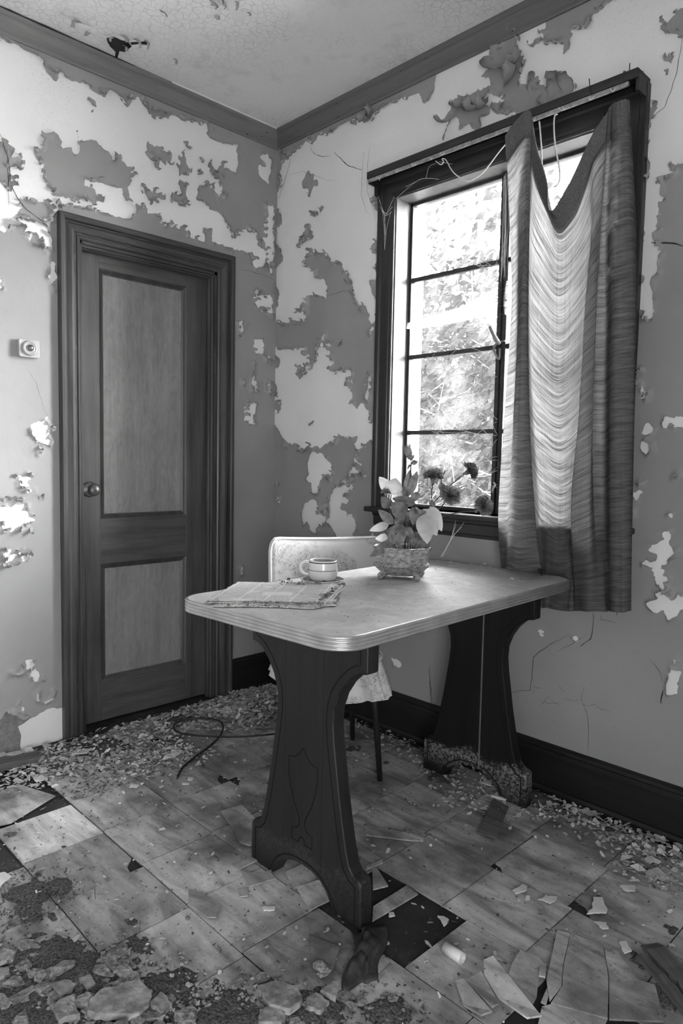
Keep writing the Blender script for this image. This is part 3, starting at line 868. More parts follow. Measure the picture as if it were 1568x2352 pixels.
def paint_layer(name, ops, axis, u0, u1, v0, v1, cut, parent, seed):
    """Marching-triangle mesh of the paint that is still on the wall; its edges curl off the plaster."""
    h = 0.005
    us, vs = np.arange(u0, u1 + h, h), np.arange(v0, v1 + h, h)
    U, V = np.meshgrid(us, vs, indexing='ij')
    f = np.full(U.shape, -CL)
    for op, px in ops:
        pts = []
        if op == 'w':                                            # outline given directly in wall metres (out of the picture)
            pts, op = list(px), '+'
        else:
            for x, y in px:
                P = at(x, y, axis, 0.0)
                pts.append((P[1 - axis], P[2]))
        a = np.array(pts)
        i0, i1 = np.searchsorted(us, [a[:, 0].min() - CL, a[:, 0].max() + CL])
        j0, j1 = np.searchsorted(vs, [a[:, 1].min() - CL, a[:, 1].max() + CL])
        if i1 <= i0 or j1 <= j0:
            continue
        sl = (slice(i0, i1), slice(j0, j1))
        sd = np.clip(signed_dist(U[sl], V[sl], pts), -CL, CL)
        if op == '+':
            f[sl] = np.maximum(f[sl], sd)
        else:
            f[sl] = np.minimum(f[sl], -sd)
    jag = 0.006 * fbm(U / 0.034 + seed, V / 0.034, 3) + 0.0050 * (1 - 2.2 * np.abs(vnoise(U / 0.013 + seed, V / 0.013))) * np.clip(0.6 + vnoise(U / 0.09, V / 0.09 + seed), 0, 1.3) + 0.0016 * vnoise(U / 0.006, V / 0.006 + seed)
    if axis == 1:                                                # finely broken flaking low beside the window
        jag = jag * (1 + 1.8 * np.exp(-((U - 0.55) / 0.22) ** 2 - ((V - 1.02) / 0.24) ** 2))
    f = f + jag * np.clip((CL - np.abs(f)) / CL * 1.4, 0, 1)
    for (a0, a1, b0, b1) in cut:
        d = np.minimum(np.minimum(U - a0, a1 - U), np.minimum(V - b0, b1 - V))
        f = np.minimum(f, -d)
    n0, n1 = U.shape
    idx = np.arange(n0 * n1).reshape(n0, n1)
    a, b, c, d = idx[:-1, :-1].ravel(), idx[1:, :-1].ravel(), idx[1:, 1:].ravel(), idx[:-1, 1:].ravel()
    T = np.concatenate([np.stack([a, b, c], 1), np.stack([a, c, d], 1)])
    F = f.ravel()
    UU, VV = U.ravel(), V.ravel()
    ins = F[T] > 0
    k = ins.sum(1)
    NV = n0 * n1
    tris = [T[k == 3]]
    ekeys = []

    def ekey(p, q):
        return np.minimum(p, q) * NV + np.maximum(p, q)
    pend = []
    for cnt in (1, 2):
        t = T[k == cnt]
        m = ins[k == cnt] if cnt == 1 else ~ins[k == cnt]
        s = m.argmax(1)
        r0 = t[np.arange(len(t)), s]
        r1 = t[np.arange(len(t)), (s + 1) % 3]
        r2 = t[np.arange(len(t)), (s + 2) % 3]
        pend.append((cnt, r0, r1, r2, ekey(r0, r1), ekey(r0, r2)))
        ekeys += [pend[-1][4], pend[-1][5]]
    uk, inv = np.unique(np.concatenate(ekeys), return_inverse=True)
    p, q = uk // NV, uk % NV
    t = F[p] / (F[p] - F[q] + 1e-12)
    eu, ev = UU[p] + t * (UU[q] - UU[p]), VV[p] + t * (VV[q] - VV[p])
    off = 0
    for cnt, r0, r1, r2, ka, kb in pend:
        ia = inv[off:off + len(ka)] + NV
        ib = inv[off + len(ka):off + len(ka) + len(kb)] + NV
        off += len(ka) + len(kb)
        if cnt == 1:
            tris.append(np.stack([r0, ia, ib], 1))
        else:
            tris.append(np.stack([ia, r1, r2], 1))
            tris.append(np.stack([ia, r2, ib], 1))
    T2 = np.concatenate(tris)
    AU, AV, AF = np.concatenate([UU, eu]), np.concatenate([VV, ev]), np.concatenate([F, np.zeros(len(eu))])
    used, T3 = np.unique(T2, return_inverse=True)
    T3 = T3.reshape(-1, 3)
    AU, AV, AF = AU[used], AV[used], AF[used]
    amp = np.clip(fbm(AU / 0.035 + 3 * seed, AV / 0.035, 2) * 0.9 + 0.25, 0, 1.2)
    wcurl = 0.020
    e = np.clip((wcurl - AF) / wcurl, 0, 1)
    H = 0.0009 + amp * 0.015 * e ** 2 + 0.0006 * np.clip(fbm(AU / 0.08, AV / 0.08 + seed), -1, 1) * np.clip(AF / 0.03, 0, 1)
    H = np.maximum(H, 0.0006)
    if axis == 0:
        P = np.stack([H, AU, AV], 1)
        T3 = T3[:, [0, 1, 2]]
    else:
        P = np.stack([AU, -H, AV], 1)
    # edge samples for the loose curls
    esel = np.nonzero(AF <= 1e-9)[0]
    nrm = []
    gu, gv = np.gradient(f, h)
    for i in esel:
        iu, iv = min(int((AU[i] - u0) / h), n0 - 1), min(int((AV[i] - v0) / h), n1 - 1)
        nrm.append((gu[iu, iv], gv[iu, iv]))
    o = np_mesh(name, P, T3, M['paint'], parent)
    o['label'] = 'dull grey paint layer with torn curling edges'
    return o, np.stack([AU[esel], AV[esel]], 1), np.array(nrm)


layer_l, edge_l, grad_l = paint_layer('paint_layer', LEFT, 0, -3.3, 0.0, 0.0, 2.72, [(DOOR['y0'] - 0.02, DOOR['y1'] + 0.02, -0.1, 2.06)], wall_left, 0.0)
layer_b, edge_b, grad_b = paint_layer('paint_layer', BACK, 1, 0.0, 2.50, 0.0, 2.72, [(WIN['x0'] - 0.02, WIN['x1'] + 0.02, WIN['z0'] - 0.03, WIN['z1'] + 0.02)], wall_back, 40.0)


# loose curls of paint along the torn edges
def curl_mesh(k):
    R = random.Random(100 + k)
    nw, nl = 5, 7
    wd, ln, rad = R.uniform(0.012, 0.024), R.uniform(0.022, 0.046), R.uniform(0.008, 0.018)
    v, f = [], []
    for j in range(nl):
        s = ln * j / (nl - 1)
        th = s / rad
        for i in range(nw):
            x = (i / (nw - 1) - 0.5) * wd * (1 - 0.55 * (j / (nl - 1)) ** 1.5) * (1 + 0.25 * math.sin(3 * j + k))
            # root on the wall, rolling outward and back over the paint
            v.append((x + 0.003 * math.sin(j * 1.3 + k), rad * math.sin(th), rad * (1 - math.cos(th)) + 0.001))
    for j in range(nl - 1):
        for i in range(nw - 1):
            f.append((j * nw + i, j * nw + i + 1, (j + 1) * nw + i + 1, (j + 1) * nw + i))
    me = mkmesh('paint_curl', v, f, True)
    me.materials.append(M['paint'])
    return me


CURLS = [curl_mesh(k) for k in range(10)]


def place_curls(edge, grad, axis, parent, count, seed, zones):
    R = random.Random(seed)
    done, out = [], 0
    order = list(range(len(edge)))
    R.shuffle(order)
    for i in order:
        if out >= count:
            break
        u, v = edge[i]
        g = grad[i]
        L = math.hypot(*g)
        if L < 1e-6 or not zones(u, v):
            continue
        if any((u - a) ** 2 + (v - b) ** 2 < 0.017 ** 2 for a, b in done):
            continue
        if vnoise(np.array([u / 0.12 + seed]), np.array([v / 0.12]))[0] < -0.05:
            continue
        done.append((u, v))
        d = (g[0] / L, g[1] / L)                                 # into the paint
        s = R.choice((1, -1, -1))                                # rolls back over the paint or hangs out over the plaster
        dy = Vector((0, d[0] * s, d[1] * s)) if axis == 0 else Vector((d[0] * s, 0, d[1] * s))
        dz = Vector((1, 0, 0)) if axis == 0 else Vector((0, -1, 0))
        dx = dy.cross(dz)
        sc = R.uniform(0.55, 1.35)
        mt = Matrix((dx * sc, dy * sc, dz * sc)).transposed().to_4x4()
        mt.translation = Vector((0.0005, u, v)) if axis == 0 else Vector((u, -0.0005, v))
        o = bpy.data.objects.new('paint_curl', R.choice(CURLS))
        COL.objects.link(o)
        o.parent = parent
        o.matrix_world = mt
        out += 1


place_curls(edge_l, grad_l, 0, wall_left, 260, 3, lambda u, v: -1.45 < u < -0.01 and v > 0.25 and not (-1.13 < u < -0.25 and v < 2.16))
place_curls(edge_b, grad_b, 1, wall_back, 280, 5, lambda u, v: 0.01 < u < 2.4 and 0.9 < v and not (0.7 < u < 1.85 and v < 2.3))
# ---------------------------------------------------------------- big drooping curls of paint over the window
def petal(name, mat, base, tip, width, bulge, parent, normal, roll=0.0, n=9, m=6, sag=0.0):
    """A torn strip of paint that peels off at its base, bends outward and rolls over at the tip."""
    b, t = Vector(base), Vector(tip)
    nv = Vector(normal).normalized()
    ax = t - b
    ax = (ax - nv * ax.dot(nv))
    L = ax.length * 1.25
    ax.normalize()
    side = ax.cross(nv).normalized()
    R_ = random.Random(int(abs(b.x * 7919 + b.y * 104729 + b.z * 1299709) * 100))
    bend = R_.uniform(1.2, 2.6)
    skew = R_.uniform(-0.5, 0.5)
    v, f = [], []
    c = b.copy()
    for j in range(n):
        s = j / (n - 1)
        th = bend * s ** 1.3
        if j:
            c = c + (ax * math.cos(th) + nv * math.sin(th)) * (L / (n - 1))
        out = -ax * math.sin(th) + nv * math.cos(th)
        w_ = width * (1.0 - 0.55 * s ** 2) * R_.uniform(0.8, 1.1)
        for i in range(m):
            e = (i / (m - 1) - 0.5) * 2
            jt = R_.uniform(-0.08, 0.08) * width if i in (0, m - 1) or j == n - 1 else 0
            v.append(c + side * (e * w_ / 2 + skew * width * s + jt) + out * (0.30 * e * e * width * s) + ax * (jt * 0.8 if j == n - 1 else 0))
    for j in range(n - 1):
        for i in range(m - 1):
            f.append((j * m + i, j * m + i + 1, (j + 1) * m + i + 1, (j + 1) * m + i))
    return link(name, mkmesh(name, v, f, True), mat, parent)


def wpx(x, y, out=0.0):
    P = at(x, y, 1, 0.0)
    return (P[0], -out, P[2])


for (b, t, wd, out) in [
        ((1066, 222), (1050, 262), 34, 0.03), ((1080, 218), (1066, 282), 30, 0.045), ((1098, 222), (1094, 300), 34, 0.05),
        ((1108, 232), (1118, 282), 26, 0.04), ((1045, 250), (1022, 320), 24, 0.03), ((1112, 205), (1126, 262), 26, 0.035),
        ((1150, 130), (1112, 176), 44, 0.04), ((1175, 130), (1205, 170), 40, 0.04), ((1165, 175), (1200, 205), 40, 0.03),
        ((1230, 205), (1208, 190), 30, 0.03), ((1290, 200), (1275, 165), 26, 0.04), ((1308, 210), (1290, 168), 24, 0.04), ((1255, 225), (1235, 232), 24, 0.02),
        ((1275, 215), (1262, 190), 22, 0.03), ((1150, 248), (1130, 262), 26, 0.02), ((835, 262), (850, 285), 24, 0.02), ((842, 258), (870, 270), 24, 0.02)]:
    B, T_ = wpx(*b, 0.002), wpx(*t, out)
    petal('paint_curl', M['paint'], B, T_, wd / 560.0, 0.015, wall_back, (0, -1, 0), roll=-0.35)


def lpx(x, y, out=0.0):
    P = at(x, y, 0, 0.0)
    return (out, P[1], P[2])


for (b, t, wd, out) in [((120, 150), (128, 182), 18, 0.02), ((232, 200), (238, 226), 16, 0.02), ((290, 215), (296, 242), 16, 0.02), ((330, 232), (342, 262), 16, 0.025),
                        ((352, 240), (362, 266), 18, 0.02), ((372, 245), (380, 270), 18, 0.02), ((30, 525), (22, 508), 20, 0.02), ((45, 530), (52, 512), 18, 0.02),
                        ((80, 552), (95, 572), 16, 0.03), ((95, 550), (100, 578), 14, 0.03), ((95, 1150), (98, 1130), 12, 0.02), ((45, 1152), (40, 1130), 14, 0.02), ((15, 1155), (8, 1135), 14, 0.02), ((30, 1150), (24, 1132), 14, 0.02),
                        ((62, 1205), (48, 1228), 16, 0.025), ((75, 1210), (66, 1232), 12, 0.02), ((20, 1290), (28, 1308), 14, 0.03), ((110, 985), (120, 1000), 10, 0.02), ((95, 1018), (90, 1045), 12, 0.02)]:
    petal('paint_curl', M['paint'], lpx(*b, 0.002), lpx(*t, out), wd / 620.0, 0.012, wall_left, (1, 0, 0), roll=-0.35)


# ---------------------------------------------------------------- cracks in the plaster (recess shade drawn as thin dark ribbons), brown coat where the plaster fell
def crack(px, axis, parent, wd=0.0016, off=0.0016):
    R = random.Random(int(px[0][0]))
    P = [Vector(at(x, y, axis, 0.0)) for x, y in px]
    pts = []
    for a, b in zip(P[:-1], P[1:]):
        n = max(2, int((b - a).length / 0.012))
        for k in range(n):
            q = a.lerp(b, k / n)
            j = 0.0022
            q += Vector((0 if axis == 0 else R.uniform(-j, j), 0 if axis == 1 else R.uniform(-j, j), R.uniform(-j, j)))
            pts.append(q)
    pts.append(P[-1])
    nv = Vector((1, 0, 0)) if axis == 0 else Vector((0, -1, 0))
    v, f = [], []
    for i, p in enumerate(pts):
        d = (pts[min(i + 1, len(pts) - 1)] - pts[max(i - 1, 0)]).normalized()
        s = d.cross(nv) * wd * 0.55 * (0.35 + 0.65 * math.sin(PI * (i + 0.5) / len(pts))) * R.uniform(0.6, 1.2)
        v += [p + s + nv * off, p - s + nv * off]
    for i in range(len(pts) - 1):
        f.append((2 * i, 2 * i + 1, 2 * i + 3, 2 * i + 2))
    return link('crack', mkmesh('crack', v, f), M['dark'], parent)


crack(ZA((-10, 720), (15, 800), (45, 900), (60, 1040), (90, 1110), (150, 1180), (230, 1240), (335, 1260)), 0, wall_left, 0.0026, 0.003)
crack(ZA((40, 870), (45, 960), (48, 1160)), 0, wall_left, 0.002, 0.003)
crack(ZC((1335, 390), (1400, 395), (1470, 420), (1540, 445)), 0, wall_left, 0.0014, 0.003)
crack(ZC((155, 955), (200, 1020), (230, 1130), (265, 1215)), 0, wall_left, 0.0009, 0.003)
crack(ZE((475, 50), (555, 130), (635, 152)), 1, wall_back, 0.003)
crack(ZE((335, 15), (355, 55), (400, 75), (455, 68)), 1, wall_back, 0.0018)
crack(ZE((645, 50), (638, 150), (632, 290), (655, 380), (680, 415)), 1, wall_back, 0.0014)
crack(ZE((685, 0), (668, 120), (668, 280), (700, 370), (715, 440)), 1, wall_back, 0.0014)
crack(ZE((225, 85), (195, 190), (170, 270), (152, 320)), 1, wall_back, 0.0026)
crack(ZE((195, 185), (290, 160), (360, 185), (430, 210), (490, 215)), 1, wall_back, 0.0008)
crack(ZE((430, 885), (500, 865), (575, 850)), 1, wall_back, 0.0016, 0.003)
crack(ZH((882, 95), (880, 230), (862, 290), (800, 335), (780, 350)), 1, wall_back, 0.0026, 0.003)
crack(ZH((700, 260), (560, 330), (470, 390), (418, 435), (410, 560), (395, 690), (320, 690), (225, 710)), 1, wall_back, 0.0018, 0.003)
crack(ZH((800, 280), (700, 345), (600, 390)), 1, wall_back, 0.0011, 0.003)
crack(ZH((810, 660), (790, 760), (840, 880), (845, 1200)), 1, wall_back, 0.0011, 0.003)
crack(ZH((1310, 450), (1400, 550), (1412, 620)), 1, wall_back, 0.0012, 0.003)
crack(ZH((1420, 690), (1400, 790)), 1, wall_back, 0.0035, 0.003)
crack(ZH((1060, 60), (1063, 110)), 1, wall_back, 0.0026, 0.003)
crack(ZH((935, 110), (945, 145), (1000, 150), (1050, 170)), 1, wall_back, 0.0014, 0.003)
crack(ZF((1320, 1325), (1420, 1325), (1500, 1330), (1568, 1350)), 1, wall_back, 0.004, 0.003)
crack(ZB((1565, 130), (1550, 260), (1500, 400), (1440, 450)), 1, wall_back, 0.0016)
crack(ZK((712, 465), (712, 540), (722, 640), (728, 745)), 1, wall_back, 0.0032, 0.003)
for x0, y0, x1, y1 in [(450, 760, 640, 790), (640, 750, 800, 765), (790, 800, 900, 790), (880, 790, 1010, 850), (600, 620, 660, 695), (410, 640, 480, 670), (540, 740, 620, 800), (470, 800, 540, 730)]:
    crack(ZH((x0, y0), ((x0 + x1) / 2, (y0 + y1) / 2 + 12), (x1, y1)), 1, wall_back, 0.0008, 0.003)

pts = [lpx(x, y) for x, y in ZD((-260, 1430), (-60, 1445), (0, 1440), (35, 1405), (90, 1425), (120, 1445), (150, 1420), (175, 1440), (130, 1475), (100, 1490), (118, 1540), (112, 1600), (118, 1640), (-260, 1720))]
mb = MB()
mb.prism([(p[1], max(p[2], 0.0)) for p in pts], 0.0005, 0.0022, lambda u, v, d: (d, u, v))
mb.build('exposed_brown_coat', M['brown'], wall_left)


# ---------------------------------------------------------------- trim: crown, baseboards
def sweep(prof, fn, path, name, mat, parent=None):
    """prof: (a, b) section; path: list of parameters; fn(param, a, b) -> xyz."""
    n = len(prof)
    v = [fn(t, a, b) for t in path for a, b in prof]
    f = []
    for i in range(len(path) - 1):
        for k in range(n):
            k2 = (k + 1) % n
            f.append((i * n + k, i * n + k2, (i + 1) * n + k2, (i + 1) * n + k))
    f.append(tuple(reversed(range(n))))
    f.append(tuple((len(path) - 1) * n + k for k in range(n)))
    m = MB()
    m.add(v, f)
    return m.build(name, mat, parent)


CR0 = 2.705
crown_prof = [(0, CR0), (0.008, CR0), (0.011, CR0 + 0.006), (0.011, CR0 + 0.012), (0.016, CR0 + 0.016)]
crown_prof += [(0.016 + 0.022 * (1 - math.cos(t)), CR0 + 0.016 + 0.046 * math.sin(t)) for t in (0.25, 0.5, 0.75, 1.0, 1.25, 1.5)]
crown_prof += [(0.042, CR0 + 0.066), (0.042, CEIL), (0, CEIL)]
t1 = struct(empty('trim_1'))
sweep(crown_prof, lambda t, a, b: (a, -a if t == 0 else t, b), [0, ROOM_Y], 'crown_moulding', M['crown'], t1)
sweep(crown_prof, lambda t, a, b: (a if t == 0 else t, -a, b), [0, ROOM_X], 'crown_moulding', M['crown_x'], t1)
# pale caulk line between crown and ceiling
sweep([(0.040, CEIL - 0.004), (0.047, CEIL - 0.004), (0.047, CEIL), (0.040, CEIL)], lambda t, a, b: (a, -a if t == 0 else t, b), [0, -0.62], 'caulk_line', M['plaster'], t1)
R = random.Random(5)
for (x, y) in ZA((840, 432), (928, 472), (1083, 543), (1495, 750), (1462, 716), (1465, 772), (1383, 760)):
    P = at(x, y, 0, 0.022)
    MB().lathe([(0.0035, 0), (0.003, 0.002)], 8).build('nail_hole', M['dark'], t1, loc=(0.032, P[1], P[2]), rot=(0, PI / 2 - 0.6, 0))
for (x, y) in ZB((288, 388), (620, 182), (940, 120), (1155, 5), (290, 440), (530, 42)):
    P = at(x, y, 1, -0.022)
    MB().lathe([(0.0035, 0), (0.003, 0.002)], 8).build('nail_hole', M['dark'], t1, loc=(P[0], -0.032, min(P[2], CEIL - 0.02)), rot=(PI / 2 - 0.6, 0, 0))

base_prof = [(0, 0), (0.030, 0), (0.030, 0.010), (0.024, 0.020), (0.017, 0.022), (0.017, 0.135), (0.015, 0.150), (0.019, 0.156), (0.017, 0.166), (0.008, 0.172), (0, 0.173)]
sb = sweep(base_prof, lambda t, a, b: (a, -a if t == 0 else t, b), [0, DOOR['y1'] + CW], 'baseboard_left', M['base'])
struct(sb)
sb = sweep(base_prof, lambda t, a, b: (a if t == 0 else t, -a, b), [0, ROOM_X], 'baseboard_back', M['base_x'])
struct(sb)

# ---------------------------------------------------------------- ceiling wounds: flat dark patches for holes, hanging flakes
def cpx(x, y, drop=0.0):
    P = at(x, y, 2, CEIL - drop)
    return (P[0], P[1], CEIL - drop)


def ceil_patch(name, pts, mat, th=0.002):
    m = MB()
    pp = [cpx(x, y) for x, y in pts]
    m.prism([(p[0], p[1]) for p in pp], CEIL - th, CEIL + 0.001, lambda u, v, d: (u, v, d))
    return m.build(name, mat, ceiling)


ceil_patch('lath_hole_shade', ZA((600, 215), (640, 205), (680, 225), (720, 235), (740, 260), (700, 290), (672, 285), (655, 345), (645, 330), (650, 290), (620, 260), (605, 235)), M['dark'])  # flat black patch paints the shade inside the hole
ceil_patch('lath_hole_shade', ZA((735, 237), (785, 235), (830, 232), (825, 250), (780, 245), (738, 250)), M['dark'])  # same painted hole shade, narrow piece
ceil_patch('bare_spot', ZA((415, 95), (440, 130), (480, 150), (515, 152), (510, 180), (535, 210), (500, 235), (470, 190), (420, 150)), M['plaster'])
ceil_patch('bare_spot', ZA((1270, -20), (1330, 0), (1345, 30), (1360, 60), (1400, 70), (1370, 120), (1320, 125), (1295, 70)), M['plaster'])
for (b, t, wd, dr) in [((440, 130), (415, 95), 22, 0.02), ((500, 180), (480, 215), 18, 0.02), ((690, 205), (720, 225), 26, 0.03), ((760, 225), (800, 240), 18, 0.03), ((640, 215), (600, 215), 20, 0.02),
                       ((700, 260), (735, 290), 20, 0.03), ((1200, 20), (1240, 80), 40, 0.05), ((1215, 90), (1210, 130), 18, 0.04), ((1250, 10), (1290, 75), 36, 0.04), ((900, 62), (945, 80), 16, 0.015), ((980, 335), (1010, 330), 14, 0.015), ((1395, 75), (1420, 85), 12, 0.02), ((1330, 15), (1350, 5), 14, 0.02), ((820, 235), (850, 230), 14, 0.02)]:
    (b,), (t,) = ZA(b), ZA(t)
    petal('paint_curl', M['paint'], cpx(*b, 0.002), cpx(*t, dr), wd * 0.00115, 0.01, ceiling, (0, 0, -1), roll=-0.3)
# dark tube painting the shade in the gap between crown and ceiling
gp = [cpx(x, y, 0.004) for x, y in ZA((0, 28), (60, 55), (130, 85), (250, 140), (350, 185), (470, 205), (560, 265), (650, 325), (770, 365))]
gp = [(max(p[0], 0.040), p[1], CEIL - 0.004) for p in gp]
MB().tube([(0.043, p[1], CEIL - 0.003) for p in gp], [0.0015, 0.0035, 0.002, 0.004, 0.003, 0.0015, 0.003, 0.002, 0.001], 6).build('crown_gap_shade', M['dark'], t1)

# ---------------------------------------------------------------- door and its casing
cas_prof = [(0, 0), (0, 0.012), (0.006, 0.016), (0.012, 0.016), (0.016, 0.011), (0.021, 0.011), (0.026, 0.017), (0.038, 0.022), (0.050, 0.021), (0.058, 0.016), (0.062, 0.016), (0.066, 0.027), (0.074, 0.031), (0.084, 0.031), (0.088, 0.027), (0.088, 0)]


def casing_run(name, corners, inner, axis, mat, parent, prof=cas_prof):
    """One mitred casing board. corners: (start, end) of the inner edge; inner: outward direction at each end."""
    def fn(t, a, b):
        (cu, cv), (du, dv) = corners[t], inner[t]
        u, v = cu + du * a, cv + dv * a
        return (b, u, v) if axis == 0 else (u, -b, v)
    return sweep(prof, fn, [0, 1], name, mat, parent)


t2 = struct(empty('trim_2'))
y0, y1, zt = DOOR['y0'], DOOR['y1'], DOOR['z1']
casing_run('casing_board', [(y0, -0.004), (y0, zt)], [(-1, 0), (-1, 1)], 0, M['casing'], t2)
casing_run('casing_board', [(y1, -0.004), (y1, zt)], [(1, 0), (1, 1)], 0, M['casing'], t2)
casing_run('casing_board', [(y0, zt), (y1, zt)], [(-1, 1), (1, 1)], 0, M['casing_h'], t2)
# jambs and stops
MB().box(-0.16, 0.002, y0 - 0.001, y0 + 0.012, -0.004, zt).build('jamb', M['casing'], t2)
MB().box(-0.16, 0.002, y1 - 0.012, y1 + 0.001, -0.004, zt).build('jamb', M['casing'], t2)
MB().box(-0.16, 0.002, y0, y1, zt - 0.012, zt + 0.001).build('jamb', M['casing_h'], t2)
MB().tube([(-0.012, y1 - 0.016, 0), (-0.012, y1 - 0.016, zt - 0.012)], 0.008, 8).build('door_stop_bead', M['casing'], t2)
MB().tube([(-0.036, y1 - 0.018, 0), (-0.036, y1 - 0.018, zt - 0.012)], 0.010, 8).build('door_stop_bead', M['casing'], t2)
MB().tube([(-0.012, y0, zt - 0.016), (-0.012, y1, zt - 0.016)], 0.008, 8).build('door_stop_bead', M['casing_h'], t2)
MB().tube([(-0.036, y0, zt - 0.018), (-0.036, y1, zt - 0.018)], 0.010, 8).build('door_stop_bead', M['casing_h'], t2)

door = struct(empty('door_1', (-0.06, 0, 0)))
DX = -0.06
PL, PR = -0.906, -0.481
rails = [(0.006, 0.170), (0.704, 0.901), (1.965, zt - 0.014)]
dy0, dy1 = y0 + 0.014, y1 - 0.014
MB().box(-0.035, 0, dy0, PL, 0.006, zt - 0.014).build('stile', M['stile'], door, bevel=0.001)
MB().box(-0.035, 0, PR, dy1, 0.006, zt - 0.014).build('stile', M['stile'], door, bevel=0.001)
for a, b in ((0.006, 0.182), (0.704, 0.901), (1.962, zt - 0.014)):
    MB().box(-0.035, -0.0005, PL, PR, a, b).build('rail', M['rail'], door, bevel=0.001)
for a, b in ((0.182, 0.704), (0.901, 1.962)):
    MB().box(-0.024, -0.012, PL - 0.005, PR + 0.005, a - 0.005, b + 0.005).build('panel', M['panel'], door)
    # sticking moulding: three stepped bands all round
    mp = [(0, -0.001), (0, -0.013), (0.022, -0.013), (0.022, -0.010), (0.016, -0.006), (0.014, -0.009), (0.008, -0.002), (0.006, -0.006)]
    for (c0, c1), (d0, d1) in [(((PL, a), (PL, b)), ((1, 1), (1, -1))), (((PR, a), (PR, b)), ((-1, 1), (-1, -1))), (((PL, a), (PR, a)), ((1, 1), (-1, 1))), (((PL, b), (PR, b)), ((1, -1), (-1, -1)))]:
        cc, dd = (c0, c1), (d0, d1)
        sweep(mp, lambda t, q, h: (h, cc[t][0] + dd[t][0] * q, cc[t][1] + dd[t][1] * q), [0, 1], 'panel_moulding', M['stile'], door)
K = at(205, 1124, 0, DX)
kn = MB().lathe([(0.004, 0), (0.031, 0.0), (0.033, 0.003), (0.028, 0.007), (0.018, 0.009), (0.010, 0.012), (0.009, 0.026), (0.014, 0.030), (0.023, 0.036), (0.027, 0.046), (0.025, 0.056), (0.016, 0.063), (0.004, 0.065)], 28).build('knob', M['knob'], door, True, loc=(0, K[1], K[2]), rot=(0, PI / 2, 0))
MB().lathe([(0.0035, 0), (0.0035, 0.001)], 10).build('keyhole', M['dark'], kn, loc=(0, 0, 0.0655))
kn['label'] = 'round dull metal knob'

# ---------------------------------------------------------------- window
t3 = struct(empty('trim_3'))
x0, x1, z0, z1 = WIN['x0'], WIN['x1'], WIN['z0'], WIN['z1']
wprof = [(0, 0), (0, 0.010), (0.005, 0.014), (0.012, 0.014), (0.016, 0.018), (0.058, 0.020), (0.064, 0.026), (0.080, 0.028), (0.084, 0.024), (0.084, 0)]
casing_run('casing_board', [(x0, z0), (x0, z1)], [(-1, 0), (-1, 1)], 1, M['casing_w'], t3, wprof)
casing_run('casing_board', [(x1, z0), (x1, z1)], [(1, 0), (1, 1)], 1, M['casing_w'], t3, wprof)
casing_run('casing_board', [(x0, z1), (x1, z1)], [(-1, 1), (1, 1)], 1, M['casing_x'], t3, wprof)
MB().box(x0 - 0.105, x1 + 0.105, -0.052, 0.10, z0 - 0.022, z0).build('window_stool', M['casing_x'], t3, bevel=0.006)
aprof = [(z0 - 0.022, 0), (z0 - 0.022, 0.026), (z0 - 0.034, 0.024), (z0 - 0.040, 0.016), (z0 - 0.075, 0.016), (z0 - 0.080, 0.010), (z0 - 0.092, 0.008), (z0 - 0.092, 0)]
sweep(aprof, lambda t, a, b: (t, -b, a), [x0 - 0.075, x1 + 0.075], 'window_apron', M['casing_x'], t3)

win = struct(empty('window_1', (0, 0, 0)))
YR = 0.09
# pale timber reveal inside, white masonry reveal outside
MB().box(x0 - 0.002, x0 + 0.004, 0.0, YR, z0, z1).build('reveal_board', M['reveal'], win)
MB().box(x1 - 0.004, x1 + 0.002, 0.0, YR, z0, z1).build('reveal_board', M['reveal'], win)
MB().box(x0, x1, 0.0, YR, z1 - 0.004, z1 + 0.002).build('reveal_board', M['reveal'], win)
MB().box(x0 - 0.03, x0 + 0.003, YR + 0.03, 0.19, z0 - 0.1, z1 + 0.1).build('outer_reveal', M['exterior'], win)
MB().box(x1 - 0.003, x1 + 0.03, YR + 0.03, 0.19, z0 - 0.1, z1 + 0.1).build('outer_reveal', M['exterior'], win)
MB().box(x0 - 0.03, x1 + 0.03, YR + 0.03, 0.24, z0 - 0.1, z0 - 0.005).build('outer_sill', M['exterior'], win)
fw = 0.016
xm = (x0 + x1) / 2
frame = MB().box(x0, x0 + fw, YR, YR + 0.03, z0, z1).box(x1 - fw, x1, YR, YR + 0.03, z0, z1).box(x0, x1, YR, YR + 0.03, z0, z0 + fw).box(x0, x1, YR, YR + 0.03, z1 - fw, z1).build('sash_frame', M['steel'], win, bevel=0.002)
mull = MB().box(xm - 0.021, xm - 0.004, YR - 0.008, YR + 0.03, z0, z1).box(xm + 0.004, xm + 0.021, YR - 0.008, YR + 0.03, z0, z1).box(xm - 0.004, xm + 0.004, YR, YR + 0.03, z0, z1).build('mullion', M['steel'], win, bevel=0.002)
mz = [1.301, 1.627, 1.954]
for z in mz:
    MB().box(x0 + fw, xm - 0.021, YR + 0.002, YR + 0.022, z - 0.009, z + 0.009).build('glazing_bar', M['steel'], win, bevel=0.002)
    MB().box(xm + 0.021, x1 - fw, YR + 0.002, YR + 0.022, z - 0.009, z + 0.009).build('glazing_bar', M['steel'], win, bevel=0.002)
zz = [z0 + fw] + mz + [z1 - fw]
for a, b in zip(zz[:-1], zz[1:]):
    for xa, xb in ((x0 + fw, xm - 0.021), (xm + 0.021, x1 - fw)):
        MB().box(xa, xb, YR + 0.014, YR + 0.016, a + 0.009 if a > 1 else a, b - 0.009).build('pane', M['glass'], win)
